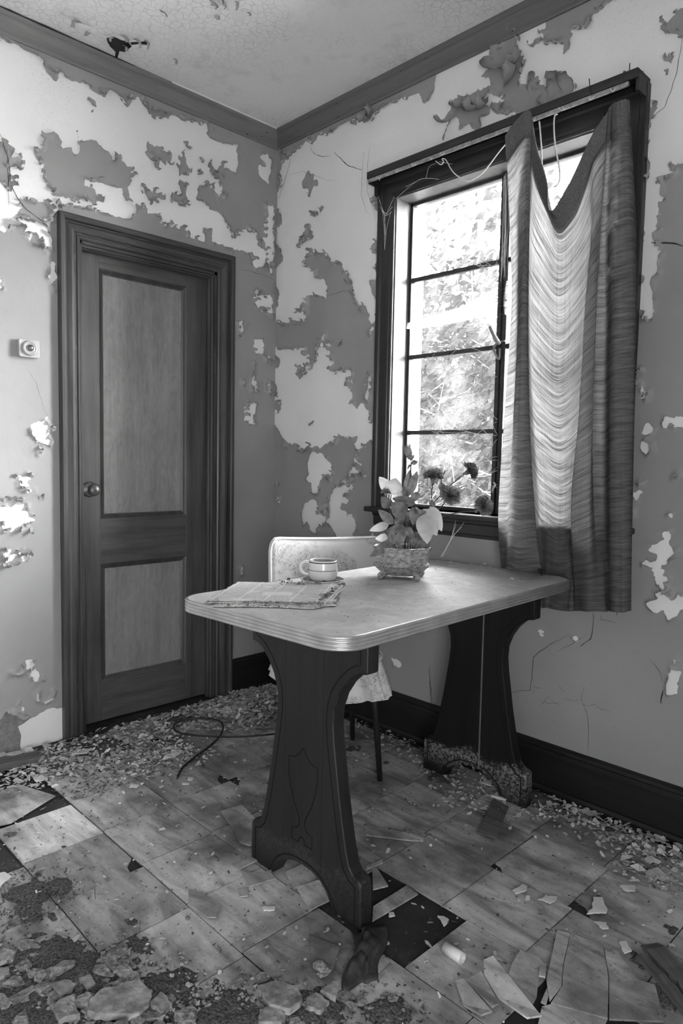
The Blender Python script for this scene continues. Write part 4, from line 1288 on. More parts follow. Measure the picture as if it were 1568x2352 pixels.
# casement handle and stay on the mullion
hp = [at(x, y, 1, YR - 0.02) for x, y in ZF((0, 0),)]
HP = lambda x, y, d=0.03: tuple(at(840 + x * 0.3827, 360 + y * 0.3827, 1, YR - d))
h = MB()
h.tube(smooth_curve([HP(745, 1020, 0.06), HP(760, 1055, 0.06), HP(780, 1095, 0.04), HP(800, 1120, 0.02)], 5), [0.007] * 8 + [0.009] * 8, 8)
hd = h.build('casement_handle', M['track'], win, True)
MB().tube(smooth_curve([HP(800, 1110, 0.012), HP(770, 1140, 0.02), HP(775, 1180, 0.02), HP(800, 1215, 0.015), HP(805, 1150, 0.015)], 5), 0.005, 6).build('latch_plate', M['track'], hd, True)
MB().tube([HP(795, 1110, 0.015), HP(835, 1105, 0.02)], 0.003, 6).build('latch_pin', M['track'], hd)
sd = MB()
sd.tube(smooth_curve([HP(768, 1955, 0.012), HP(775, 1970, 0.02), HP(762, 1995, 0.02), HP(760, 2015, 0.012)], 5), 0.004, 6)
sd.build('stay_hook', M['wire'], win, True)

# frame of the unseen side window added for fill light
win_fill = struct(empty('window_fill'))
sy0, sy1, sz0, sz1 = SIDE_FILL['y0'], SIDE_FILL['y1'], SIDE_FILL['z0'], SIDE_FILL['z1']
wx = ROOM_X + 0.06
MB().box(wx, wx + 0.05, sy0, sy0 + 0.04, sz0, sz1).box(wx, wx + 0.05, sy1 - 0.04, sy1, sz0, sz1).box(wx, wx + 0.05, sy0, sy1, sz0, sz0 + 0.04).box(wx, wx + 0.05, sy0, sy1, sz1 - 0.04, sz1).box(wx, wx + 0.05, (sy0 + sy1) / 2 - 0.025, (sy0 + sy1) / 2 + 0.025, sz0, sz1).build('sash_frame', M['steel'], win_fill)
# ================================================================ FLOOR TILES
TP = 0.245


def tile_x(i, y):
    return 1.047 + TP * i - 0.06 * (y + 1.308)


def tile_y(j):
    return -1.308 + 0.2475 * j


def tile_mesh(k):
    """A worn square tile; a few have a chipped corner."""
    R = random.Random(k)
    s, g = TP / 2 - 0.0021, 0.2475 / 2 - 0.0021
    c = [(-s, -g), (s, -g), (s, g), (-s, g)]
    if k in (3, 6):
        q = R.uniform(0.03, 0.07)
        c = [(-s + q, -g), (s, -g), (s, g), (-s, g), (-s, -g + q * 0.6), (-s + q * 0.5, -g + q * 0.5)]
    if k in (5,):
        q = 0.05
        c = [(-s, -g), (s, -g), (s, g - q), (s - q * 0.4, g - q * 0.5), (s - q, g), (-s, g)]
    m = MB()
    if k in (4, 7):                                              # split by a jagged crack
        xs_ = [-s, -s * 0.6, -s * 0.2, s * 0.25, s * 0.7, s]
        ys_ = [R.uniform(-0.5, 0.5) * g for _ in xs_]
        m.prism([(-s, -g), (s, -g)] + [(x, y - 0.0007) for x, y in reversed(list(zip(xs_, ys_)))], -0.0045, 0.0, lambda u, v, d: (u, v, d))
        m.prism([(x, y + 0.0007) for x, y in zip(xs_, ys_)] + [(s, g), (-s, g)], -0.0045, 0.0008, lambda u, v, d: (u, v, d))
    else:
        m.prism(c, -0.0045, 0.0, lambda u, v, d: (u, v, d))
    me = mkmesh('floor_tile', m.v, m.f)
    me.materials.append(M['tile'])
    return me


TILES = [tile_mesh(k) for k in range(8)]
MISSING = {(2, 1), (-3, -1), (-2, -2), (-4, -1), (-3, -2), (4, 1)}
R = random.Random(21)
for j in range(-8, 6):
    for i in range(-6, 9):
        yc = tile_y(j) + 0.124
        xc = tile_x(i, yc) + TP / 2
        if xc < 0.06 or yc > -0.06 or xc > 3.3 or (i, j) in MISSING:
            continue
        if j == 1 and i >= 3:
            xc += 0.065
        rot90 = R.random() < 0.35
        o = bpy.data.objects.new('floor_tile', R.choice(TILES[:3] + TILES[:3] + TILES))
        COL.objects.link(o)
        o.parent = floor
        o.location = (xc + R.uniform(-0.001, 0.001), yc + R.uniform(-0.001, 0.001), R.uniform(-0.0015, 0.0015))
        o.rotation_euler = (R.uniform(-0.006, 0.006), R.uniform(-0.006, 0.006), R.uniform(-0.006, 0.006) + (PI if rot90 else 0))


def fpx(x, y, z=0.0):
    P = at(x, y, 2, z)
    return Vector((P[0], P[1], z))


def shard(pts, label, z=0.002, th=0.0045, tilt=(0, 0), bow=0.0, mat='tile', name='tile_shard', cat='tile shard', group=None, px=True):
    """A broken flat piece with its own outline, lying on the floor (optionally tilted or bowed)."""
    P = [fpx(x, y, z) for x, y in pts] if px else [Vector(p) for p in pts]
    if mat in ('slab', 'flake2'):                               # ragged broken edge
        RR = random.Random(len(label))
        Q_ = []
        for i, p in enumerate(P):
            e = P[(i + 1) % len(P)] - p
            for k in range(4):
                j_ = e.length * (0.07 if k else 0.03)
                Q_.append(p + e * (k / 4) + Vector((RR.uniform(-j_, j_), RR.uniform(-j_, j_), 0)))
        P = Q_
    c = sum(P, Vector()) / len(P)
    q = [(p.x - c.x, p.y - c.y) for p in P]
    V2, E2, F2, *_ = delaunay_2d_cdt([Vector(a) for a in q], [], [list(range(len(q)))], 1, 1e-6)
    n = len(q)
    L = max(math.hypot(*a) for a in q)

    def zz(u, v):
        return tilt[0] * u + tilt[1] * v + bow * ((u * u + v * v) / (L * L))
    lo = min(zz(u, v) for u, v in q)
    m = MB()
    top = [(u, v, zz(u, v) - lo + th) for u, v in q]
    bot = [(u, v, zz(u, v) - lo) for u, v in q]
    m.v = top + bot
    m.f = [tuple(f) for f in F2] + [tuple(n + i for i in reversed(f)) for f in F2] + [(i, n + i, n + (i + 1) % n, (i + 1) % n) for i in range(n)]
    o = m.build(name, M[mat], None, loc=(c.x, c.y, z), bevel=0.0008, seg=1)
    return tag(o, label, cat, group)


G = lambda s, ox, oy, *p: zo(s, ox, oy, p)
Q1 = lambda *p: zo(0.5, 0, 1700, p)
Q2 = lambda *p: zo(0.5, 784, 1700, p)
SH = 'broken floor tile pieces'
shard(Q1((1015, 330), (1110, 310), (1180, 385), (1190, 490), (1145, 500), (1100, 480), (1070, 410), (1040, 375)), 'pale jagged tile shard propped against the near table leg', tilt=(0.05, 0.08), group=SH)
shard(Q1((1080, 580), (1195, 515), (1212, 545), (1095, 602)), 'narrow pale tile strip beside the near table leg foot', tilt=(0.06, 0), group=SH)
shard(Q1((1105, 615), (1240, 608), (1268, 640), (1145, 678)), 'wedge-shaped tile shard in front of the near table leg', group=SH)
shard(Q1((1310, 610), (1420, 558), (1470, 590), (1500, 640), (1350, 685)), 'tile piece lying under the arch of the near table leg', z=0.001, group=SH)
shard(Q1((1362, 682), (1505, 645), (1530, 740), (1420, 788)), 'tilted tile piece overlapping the one under the leg arch', z=0.004, tilt=(0.0, 0.05), group=SH)
shard(Q1((865, 690), (925, 710), (1015, 770), (995, 835), (950, 830), (865, 765)), 'curled long tile shard lying across a dark joint', z=0.001, tilt=(0.06, 0.05), group=SH)
shard(Q1((1090, 690), (1140, 680), (1140, 720), (1100, 725)), 'small square tile chip by the wedge-shaped shard', group=SH, z=0.003)
shard(Q1((1205, 770), (1265, 770), (1262, 785), (1210, 788)), 'thin pale plaster sliver on the tile near the leg', mat='flake2', z=0.003, group='plaster pieces', name='plaster_sliver', cat='plaster')
shard(Q1((-20, 250), (80, 205), (255, 260), (50, 385), (-20, 400)), 'loose tile skewed out of line beside the rotten board', z=0.001, group=SH)
shard(Q1((1195, 30), (1262, 100), (1260, 110), (1165, 140)), 'pale tile sliver beyond the near table leg', z=0.001, group=SH)
shard(Q1((1420, 900), (1560, 960), (1530, 1060), (1480, 1100), (1430, 1030)), 'dirty tile fragment near the leather scrap', z=0.002, tilt=(0.03, 0.0), group=SH)
shard(Q2((105, 395), (300, 430), (380, 452), (375, 468), (310, 465), (110, 440)), 'long narrow pale tile splinter lying right of the near leg', z=0.003, group=SH)
shard(Q2((110, 585), (185, 555), (190, 568), (112, 600)), 'short wooden-looking tile strip against the near leg edge', z=0.003, group=SH)
shard(Q2((140, 590), (160, 588), (215, 675), (145, 692)), 'triangular tile remnant between leg foot and tar patch', z=0.001, group=SH)
shard(Q2((145, 770), (300, 672), (352, 712), (140, 838)), 'long tile strip bridging the black tar patch', z=0.001, group=SH)
shard(Q2((990, 880), (1050, 895), (1015, 1045), (1010, 1140), (955, 1210), (940, 1110)), 'dark tile strip split from the big broken tile', z=0.004, tilt=(0.02, 0.0), group=SH)
shard(Q2((1052, 897), (1200, 950), (1225, 1100), (1222, 1290), (960, 1215), (1012, 1140), (1018, 1045)), 'big broken tile with speckled dirt in the near corner', z=0.004, tilt=(0.01, 0.01), group=SH)
shard(Q2((1205, 960), (1265, 975), (1290, 1010), (1370, 1110), (1440, 1130), (1480, 1300), (1228, 1290), (1228, 1100)), 'large dirty tile piece beside the weathered stick', z=0.002, group=SH)
shard(Q2((820, 985), (905, 1015), (930, 1040), (905, 1100), (895, 1200), (875, 1260), (760, 1110), (780, 1040)), 'warped tile sheet curling up beside the strip', z=0.004, bow=0.02, group=SH)
shard(Q2((650, 1035), (695, 1020), (900, 1280), (920, 1310), (850, 1310), (720, 1190), (655, 1090)), 'long warped tile strip sloping through the heap', z=0.014, tilt=(0.05, 0.03), bow=0.015, group=SH)
shard(Q2((520, 1140), (560, 1130), (690, 1290), (640, 1300), (560, 1225)), 'outer curled tile strip of the heap', z=0.004, bow=0.02, group=SH)
shard(Q2((565, 1130), (640, 1095), (710, 1190), (720, 1230), (690, 1260)), 'inner curled tile strip of the heap', z=0.006, bow=0.02, tilt=(0.04, 0), group=SH)
shard(Q2((920, 1230), (960, 1220), (1220, 1290), (1200, 1330), (900, 1320)), 'broken tile edge at the very bottom', z=0.002, group=SH)
shard(Q2((910, 1040), (940, 1035), (935, 1115), (905, 1100)), 'small upright tile chip between warped pieces', z=0.008, tilt=(0.3, 0), group=SH)
shard(Q2((915, 1210), (945, 1140), (955, 1160), (940, 1222)), 'small tile sliver under the split strip', z=0.003, group=SH)
shard(Q2((622, 430), (700, 280), (768, 310), (710, 460)), 'dark curled strip of flooring before the far leg', z=0.002, bow=0.015, mat='oldwood', group=SH)
shard(Q2((100, 1150), (225, 1030), (235, 1040), (120, 1165)), 'narrow tile strip beside the leather scrap', z=0.002, group=SH)
shard(Q2((60, 1095), (195, 990), (225, 1028), (100, 1150)), 'tile strip half under the leather scrap', z=0.001, group=SH)
# chalk-white pieces
for pts, lab in [
        (Q2((785, 690), (830, 665), (852, 675), (850, 695), (800, 710)), 'white flat plaster flake in the middle of a tile'),
        (Q2((900, 735), (960, 720), (990, 725), (980, 745), (955, 755), (925, 740)), 'jagged white paint sheet lying across a tile joint'),
        (Q2((1275, 930), (1305, 925), (1332, 975), (1300, 985), (1285, 965)), 'white plaster tile-like piece beside the dirty tile'),
        (Q2((1160, 835), (1215, 840), (1228, 870), (1200, 872)), 'curved white paint strip on the dark floor'),
        (Q2((1275, 668), (1352, 675), (1345, 700), (1300, 695)), 'long white paint curl near the baseboard drift'),
        (Q2((1155, 725), (1200, 730), (1218, 800), (1170, 800), (1125, 805), (1150, 770)), 'big bent sheet of paint on the floor'),
        (Q2((1475, 1045), (1510, 1035), (1555, 1075), (1550, 1095), (1500, 1080)), 'white plaster scrap beside the weathered stick'),
        (Q2((630, 195), (690, 185), (688, 215)), 'pale plaster wedge at the far leg foot'),
        (Q2((400, 700), (0, 0), (0, 0))[:0] or Q2((440, 810), (470, 812), (495, 830), (470, 860), (460, 840)), 'white flake on the black tar patch'),
        (Q2((215, 795), (240, 793), (246, 812), (220, 817)), 'small white crumb sheet on the tar patch edge'),
        (Q1((325, 70), (345, 45), (420, 45), (400, 65)), 'big pale flake before the door'),
        (Q1((155, 180), (190, 162), (220, 180), (170, 198)), 'white chip near the rotten board'),
        (Q1((180, 130), (215, 125), (218, 148), (190, 153)), 'white cube-like chip near the rotten board'),
        (Q1((20, 65), (85, 52), (110, 60), (50, 88)), 'white plaster slab resting on the rotten board'),
        (Q1((-30, 60), (20, 55), (30, 75), (-30, 90)), 'white plaster piece at the photo edge by the board'),
        (Q1((785, 55), (800, 52), (830, 62), (800, 85)), 'pale square chip beside the cable end'),
        (Q1((600, 205), (640, 210), (630, 222), (595, 220)), 'round pale flake on the bright tile'),
        (Q1((-40, 620), (20, 610), (55, 630), (-10, 690)), 'broken pale tile corner at the photo edge'),
        (Q1((865, 172), (890, 178), (880, 188), (862, 186)), 'small white chip left of the cable'),
        (Q1((835, 198), (870, 200), (868, 207), (838, 206)), 'thin white chip between cable and splinter')]:
    shard(pts, lab, z=0.004, th=0.003, mat='flake2', name='plaster_flake', cat='plaster flake', group='large white flakes', tilt=(0.03, 0.02))

# ---------------------------------------------------------------- drifts of fallen paint flakes
def flake_verts(R, size):
    n = R.choice((4, 5, 5, 6))
    a0 = R.uniform(0, 6.28)
    el = R.uniform(1.0, 2.8)
    cv = R.uniform(0.2, 1.2) / size * R.choice((0.15, 0.35))
    pts = []
    for k in range(n):
        a = a0 + 2 * PI * k / n + R.uniform(-0.35, 0.35)
        rr = size * R.uniform(0.6, 1.15)
        x, y = rr * math.cos(a) * el / 1.6, rr * math.sin(a) / 1.3
        pts.append((x, y, cv * y * y))
    pts.append((0, 0, 0.0))
    return pts, [(k, (k + 1) % n, n) for k in range(n)]


FLAKES = []
for k in range(12):
    p, f = flake_verts(random.Random(500 + k), 0.012)
    me = mkmesh('paint_flake', p, f, True)
    me.materials.append(M['flake'] if k % 3 else M['flake2'])
    FLAKES.append(me)


def in_poly(x, y, poly):
    c = False
    n = len(poly)
    for i in range(n):
        (xa, ya), (xb, yb) = poly[i], poly[(i + 1) % n]
        if (ya > y) != (yb > y) and x < (xb - xa) * (y - ya) / (yb - ya) + xa:
            c = not c
    return c


def zone(*px):
    return [tuple(fpx(x, y)[:2]) for x, y in px]


def scatter(poly, n, R):
    xs, ys = [p[0] for p in poly], [p[1] for p in poly]
    out, guard = [], 0
    while len(out) < n and guard < n * 40:
        guard += 1
        x, y = R.uniform(min(xs), max(xs)), R.uniform(min(ys), max(ys))
        if in_poly(x, y, poly):
            x, y = x + R.gauss(0, 0.035), y + R.gauss(0, 0.035)
            if 0.035 < x and y < -0.035:
                out.append((x, y))
    return out


DRIFT = zone((215, 1690), (470, 1606), (560, 1585), (640, 1560), (760, 1560), (850, 1640), (640, 1660), (560, 1690), (480, 1672), (330, 1700))
PILE = zone((470, 1640), (540, 1590), (640, 1565), (720, 1580), (650, 1640), (560, 1668))
LEFTF = zone((-30, 1730), (150, 1700), (250, 1680), (420, 1700), (480, 1740), (330, 1790), (150, 1790), (-30, 1830))
UNDER = zone((790, 1600), (880, 1640), (1000, 1720), (1130, 1800), (1060, 1850), (900, 1720), (800, 1680))
BYLEG = zone((1000, 1830), (1130, 1790), (1230, 1830), (1330, 1850), (1290, 1890), (1130, 1880))
RIGHT = zone((1240, 1830), (1400, 1860), (1568, 1945), (1640, 1990), (1600, 2060), (1440, 2010), (1400, 1940), (1290, 1890))
ALL = zone((-60, 1760), (700, 1650), (900, 1650), (1640, 1960), (1640, 2400), (-60, 2400))
INROOM = [(0.05, -0.05), (0.05, -2.2), (3.0, -2.2), (3.0, -0.05)]


def heap(x, y):
    """Height of the drift at a floor point (metres)."""
    hgt = 0.0
    for cx, cy, rx, ry, hh in ((0.35, -0.30, 0.32, 0.26, 0.035), (0.15, -0.75, 0.14, 0.4, 0.012), (2.05, -0.10, 0.35, 0.10, 0.006)):
        q = ((x - cx) / rx) ** 2 + ((y - cy) / ry) ** 2
        hgt += hh * math.exp(-q)
    return hgt


R = random.Random(77)
FL = empty
fcount = 0
for poly, n, smin, smax, lab, grp in [
        (PILE, 80, 0.8, 1.7, 'curled grey paint flake in the drift by the door corner', 'flakes drifted in the door corner'),
        (LEFTF, 70, 0.8, 1.8, 'pale paint flake scattered before the door and left wall', 'flakes before the door'),
        (RIGHT, 90, 0.8, 2.0, 'pale paint flake in the drift along the window-wall baseboard', 'flakes along the window-wall baseboard'),
        (BYLEG, 45, 0.6, 1.3, 'small paint flake around the far table leg foot', 'flakes around the far leg')]:
    for x, y in scatter(poly, n, R):
        o = bpy.data.objects.new('paint_flake', R.choice(FLAKES))
        COL.objects.link(o)
        o.location = (x, y, 0.003 + heap(x, y) + R.uniform(0.0, 0.004))
        o.rotation_euler = (R.gauss(0, 0.28), R.gauss(0, 0.28), R.uniform(0, 6.28))
        s = R.uniform(smin, smax)
        o.scale = (s, s, s)
        tag(o, lab, 'paint flake', grp)
        fcount += 1


def stuff_flakes(name, zones, mat, label, seed):
    R = random.Random(seed)
    v, f = [], []
    for poly, n, s0, s1 in zones:
        for x, y in scatter(poly, n, R):
            p, fc = flake_verts(R, R.uniform(s0, s1))
            m = Matrix.Rotation(R.uniform(0, 6.28), 3, 'Z') @ Euler((R.gauss(0, 0.3), R.gauss(0, 0.3), 0)).to_matrix()
            zb = 0.0025 + heap(x, y) * R.random() + R.uniform(0, 0.003)
            b = len(v)
            for q in p:
                w_ = m @ Vector(q)
                v.append((x + w_.x, y + w_.y, max(zb + w_.z, 0.0008)))
            f += [tuple(b + i for i in t) for t in fc]
    o = link(name, mkmesh(name, v, f), mat)
    return tag(o, label, 'debris', None, 'stuff')


stuff_flakes('paint_flake_litter', [(DRIFT, 1500, 0.005, 0.014), (PILE, 2600, 0.006, 0.016), (LEFTF, 1500, 0.004, 0.013), (UNDER, 420, 0.004, 0.011), (BYLEG, 300, 0.003, 0.010), (RIGHT, 420, 0.004, 0.012), (ALL, 380, 0.003, 0.010)], M['flake'], 'litter of fallen grey paint flakes all over the floor', 1)
stuff_flakes('white_flake_litter', [(DRIFT, 160, 0.005, 0.013), (LEFTF, 420, 0.004, 0.012), (RIGHT, 120, 0.004, 0.011), (ALL, 320, 0.002, 0.008)], M['flake2'], 'litter of small white plaster flakes all over the floor', 2)
DARK1 = zone((-40, 2020), (120, 1990), (190, 2060), (60, 2130), (-40, 2130))
DARK2 = zone((150, 1810), (300, 1780), (200, 1840), (120, 1850))
RUB = zone((-40, 2180), (220, 2170), (330, 2180), (480, 2270), (600, 2260), (760, 2290), (880, 2300), (1000, 2360), (1000, 2420), (-60, 2420))
stuff_flakes('dirt_crumbs', [(ALL, 1500, 0.0015, 0.005), (DARK1, 700, 0.0015, 0.005), (DARK2, 120, 0.002, 0.007), (RUB, 1500, 0.0015, 0.005), (DRIFT, 300, 0.003, 0.008), (LEFTF, 500, 0.003, 0.009)], M['crumb'], 'dark crumbs of dirt all over the floor', 3)

# ---------------------------------------------------------------- plaster rubble
def chunk_mesh(k):
    R = random.Random(900 + k)
    bm = bmesh.new()
    for _ in range(11):
        v = Vector((R.gauss(0, 1), R.gauss(0, 1), R.gauss(0, 1))).normalized()
        bm.verts.new((v.x * R.uniform(0.8, 1.1), v.y * R.uniform(0.6, 0.9), v.z * R.uniform(0.4, 0.7)))
    bmesh.ops.convex_hull(bm, input=bm.verts)
    loose = [v for v in bm.verts if not v.link_faces]
    bmesh.ops.delete(bm, geom=loose, context='VERTS')
    zmin = min(v.co.z for v in bm.verts)
    for v in bm.verts:
        v.co.z -= zmin
    me = bpy.data.meshes.new('plaster_chunk')
    bm.to_mesh(me)
    bm.free()
    me.materials.append(M['chunk'])
    return me


CH = [chunk_mesh(k) for k in range(10)]


def dirt_mound(name, spots, lab, seed):
    """Low uneven heap of black dirt: a height field that rises out of the tiles in ragged patches."""
    xs_ = [s[0] for s in spots]
    ys_ = [s[1] for s in spots]
    pad = 0.5
    X, Y = np.meshgrid(np.arange(min(xs_) - pad, max(xs_) + pad, 0.008), np.arange(min(ys_) - pad, max(ys_) + pad, 0.008), indexing='ij')
    H = np.full(X.shape, -0.010)
    for cx, cy, rx, ry, hh in spots:
        H = np.maximum(H, -0.010 + (hh + 0.010) * np.exp(-((X - cx) / rx) ** 2 - ((Y - cy) / ry) ** 2))
    H = H + 0.0075 * fbm(X / 0.09 + seed, Y / 0.09, 4) + 0.002 * vnoise(X / 0.012, Y / 0.012)
    n0, n1 = X.shape
    idx = np.arange(n0 * n1).reshape(n0, n1)
    ok = np.maximum.reduce([H[:-1, :-1], H[1:, :-1], H[:-1, 1:], H[1:, 1:]]) > 0.001
    ok &= (X[:-1, :-1] > 0.04) & (Y[:-1, :-1] < -0.05)
    a, b, c, d = idx[:-1, :-1][ok], idx[1:, :-1][ok], idx[1:, 1:][ok], idx[:-1, 1:][ok]
    T = np.concatenate([np.stack([a, b, c], 1), np.stack([a, c, d], 1)])
    used, T = np.unique(T, return_inverse=True)
    P = np.stack([X.ravel(), Y.ravel(), np.clip(H.ravel(), -0.004, 1)], 1)[used]
    return tag(np_mesh(name, P, T.reshape(-1, 3), M['soil2'], None, True), lab, 'dirt', None, 'stuff')


def spot(px_, py_, rx, ry, hh):
    P = fpx(px_, py_)
    return (P.x, P.y, rx, ry, hh)


dirt_mound('dirt_heap', [spot(60, 2290, 0.20, 0.20, 0.016), spot(200, 2270, 0.15, 0.15, 0.015), spot(330, 2330, 0.18, 0.16, 0.015), spot(500, 2350, 0.15, 0.13, 0.012), spot(700, 2345, 0.13, 0.11, 0.010), spot(900, 2330, 0.10, 0.08, 0.006), spot(60, 2060, 0.09, 0.06, 0.006), spot(140, 2035, 0.05, 0.05, 0.004)], 'black dirt under the rubble, spread to darken the lower edge', 4.0)  # dirt heaps, enlarged to darken the floor along its lower edge
dirt_mound('dirt_heap', [spot(80, 1760, 0.16, 0.14, 0.006), spot(250, 1710, 0.16, 0.12, 0.005), spot(420, 1650, 0.14, 0.12, 0.004), spot(760, 1700, 0.14, 0.12, 0.003), spot(1010, 1780, 0.12, 0.08, 0.003), spot(1240, 1840, 0.14, 0.06, 0.004), spot(1450, 1920, 0.16, 0.08, 0.003), spot(1550, 2250, 0.12, 0.12, 0.004)], 'black dirt along the foot of the walls', 9.0)
R = random.Random(31)


def chunk(x, y, s, lab, grp, z=0.001):
    o = bpy.data.objects.new('plaster_chunk', R.choice(CH))
    COL.objects.link(o)
    o.location = (x, y, z)
    o.rotation_euler = (0, 0, R.uniform(0, 6.28))
    o.scale = (s, s, s * R.uniform(0.6, 1.0))
    tag(o, lab, 'rubble', grp)


RUBA = zone((-40, 2190), (220, 2200), (430, 2300), (400, 2420), (-60, 2420))
RUBB = zone((560, 2280), (780, 2260), (900, 2350), (840, 2420), (540, 2420))
for x, y in scatter(RUBA, 120, R):
    chunk(x, y, R.uniform(0.009, 0.034) ** 1.0, 'grey plaster lump in the rubble heap at the bottom corner', 'rubble heap lumps')
for x, y in scatter(RUBB, 45, R):
    chunk(x, y, R.uniform(0.008, 0.024), 'grey plaster lump in front of the table', 'rubble before the table')
for (px_, py_, s, lab) in [(545, 2265, 0.020, 'round plaster lump beside a tile joint crossing'), (570, 2268, 0.012, 'small plaster lump right of the round one'), (635, 2352, 0.022, 'plaster lump at the bottom edge by the joint'), (260, 2195, 0.018, 'pale lump at the top of the rubble heap'), (300, 2190, 0.014, 'pale lump beside the topmost lump of the heap'),
                           (190, 1960, 0.012, 'single dark lump on the bright tile'), (430, 2115, 0.012, 'small lump by the curled tile shard'), (200, 2150, 0.012, 'lump on the dirty joint above the heap'), (735, 2235, 0.022, 'upright plaster lump beside the leather scrap'), (900, 2300, 0.018, 'pale lump cluster at the lower tile edge'), (885, 2310, 0.015, 'smaller pale lump of the cluster at the lower tile edge')]:
    P = fpx(px_, py_)
    chunk(P.x, P.y, s, lab, 'single plaster lumps')
# flat slabs of fallen plaster in the heap
for pts, lab in [(Q1((420, 1240), (480, 1190), (640, 1130), (700, 1180), (690, 1240), (640, 1290), (480, 1310), (400, 1300)), 'biggest flat plaster slab in the rubble heap'),
                 (Q1((1190, 1155), (1250, 1135), (1370, 1160), (1390, 1230), (1330, 1290), (1240, 1260)), 'flat plaster slab below the table joint crossing'),
                 (Q1((240, 1150), (300, 1130), (350, 1150), (330, 1190), (280, 1200)), 'medium plaster slab in the rubble heap'),
                 (Q1((360, 1130), (410, 1115), (440, 1150), (400, 1180)), 'squarish plaster slab in the rubble heap'),
                 (Q1((230, 1250), (330, 1220), (370, 1290), (270, 1330)), 'dusty plaster slab low in the rubble heap'),
                 (Q1((690, 1240), (740, 1190), (790, 1240), (740, 1290)), 'plaster slab right of the biggest slab'),
                 (Q1((1405, 1215), (1450, 1190), (1510, 1230), (1470, 1275), (1410, 1250)), 'angular plaster slab near the bottom middle'),
                 (Q1((1470, 1180), (1530, 1140), (1560, 1150), (1540, 1210)), 'tilted plaster slab beside the angular one'),
                 (Q1((1190, 1270), (1260, 1250), (1310, 1290), (1290, 1330), (1190, 1330)), 'bright rough plaster slab at the bottom edge'),
                 (Q1((-30, 1080), (40, 1070), (45, 1100), (-10, 1130)), 'plaster slab at the photo edge above the heap')]:
    shard(pts, lab, z=0.003, th=0.016, mat='slab', name='plaster_slab', cat='plaster slab', group='fallen plaster slabs', tilt=(R.uniform(-0.1, 0.1), R.uniform(-0.1, 0.1)))
v, f = [], []
R2 = random.Random(41)
for poly, n, s0, s1 in [(RUB, 1400, 0.002, 0.008), (RUBA, 1100, 0.003, 0.010), (RUBB, 250, 0.003, 0.008), (ALL, 60, 0.002, 0.006)]:
    for x, y in scatter(poly, n, R2):
        me = CH[R2.randrange(10)]
        s = R2.uniform(s0, s1)
        a = R2.uniform(0, 6.28)
        ca, sa = math.cos(a) * s, math.sin(a) * s
        b = len(v)
        v += [(x + q.co.x * ca - q.co.y * sa, y + q.co.x * sa + q.co.y * ca, 0.001 + q.co.z * s) for q in me.vertices]
        f += [tuple(b + i for i in p.vertices) for p in me.polygons]
tag(link('fine_rubble', mkmesh('fine_rubble', v, f), M['chunk']), 'fine grey plaster rubble along the lower edge', 'rubble', None, 'stuff')
# rotten board, weathered stick, white tube, leather scrap, cables
def board(name, p0, p1, wd, th, mat, lab, cat, z=0.004, seed=1, tilt=0.0):
    a, b = Vector(p0), Vector(p1)
    d = (b - a)
    L = d.length
    R = random.Random(seed)
    m = MB()
    n = 9
    rows = []
    for i in range(n):
        s = i / (n - 1) * L
        e = [R.uniform(-0.12, 0.06) * wd for _ in range(2)]
        ex = R.uniform(-0.02, 0.02) if i in (0, n - 1) else 0
        t = th * R.uniform(0.75, 1.05)
        rows.append([(s + ex, -wd / 2 + e[0], 0), (s + ex, wd / 2 + e[1], 0), (s - ex, wd / 2 + e[1], t), (s - ex, -wd / 2 + e[0], t)])
    v = [q for r_ in rows for q in r_]
    f = [(0, 1, 2, 3), tuple(4 * (n - 1) + k for k in (3, 2, 1, 0))]
    for i in range(n - 1):
        for k in range(4):
            f.append((4 * i + k, 4 * i + (k + 1) % 4, 4 * i + 4 + (k + 1) % 4, 4 * i + 4 + k))
    m.add(v, f)
    o = m.build(name, M[mat], None, loc=(a.x, a.y, z), rot=(0, -tilt, math.atan2(d.y, d.x)))
    return tag(o, lab, cat)


board('rotten_board', fpx(-110, 1790), fpx(82, 1745), 0.075, 0.022, 'oldwood', 'dark rotten board lying at the foot of the left wall', 'board')
board('weathered_stick', fpx(1472, 2205), fpx(1600, 2360), 0.022, 0.018, 'oldwood', 'weathered round wooden stick in the near right corner', 'stick', seed=3)
board('torn_board', fpx(1500, 2180), fpx(1600, 2290), 0.05, 0.012, 'oldwood', 'dark splintered board behind the weathered stick', 'board', seed=9, z=0.003)
board('wood_sliver', fpx(785, 2105), fpx(838, 2140), 0.008, 0.006, 'oldwood', 'thin wooden sliver under the near leg right foot', 'sliver', seed=4, z=0.001)
board('wood_sliver', fpx(1128, 1832), fpx(1162, 1842), 0.010, 0.008, 'flake2', 'pale bone-like stick at the far leg right foot', 'stick', seed=6, z=0.004)
m = MB()
A, B = fpx(1022, 2176, 0.014), fpx(1062, 2203, 0.014)
dv = (B - A)
L = dv.length
seg = 20
ro, ri = 0.0135, 0.0105
v, f = [], []
for (s, r_) in ((0, ro), (L, ro), (L, ri), (0, ri)):
    v += [(s, r_ * math.cos(2 * PI * k / seg), r_ * math.sin(2 * PI * k / seg)) for k in range(seg)]
for i in range(4):
    for k in range(seg):
        f.append((i * seg + k, i * seg + (k + 1) % seg, ((i + 1) % 4) * seg + (k + 1) % seg, ((i + 1) % 4) * seg + k))
m.add(v, f)
tag(m.build('plastic_tube', M['pvc'], None, True, loc=A, rot=(0, 0, math.atan2(dv.y, dv.x))), 'short white plastic tube lying on a tile', 'tube')

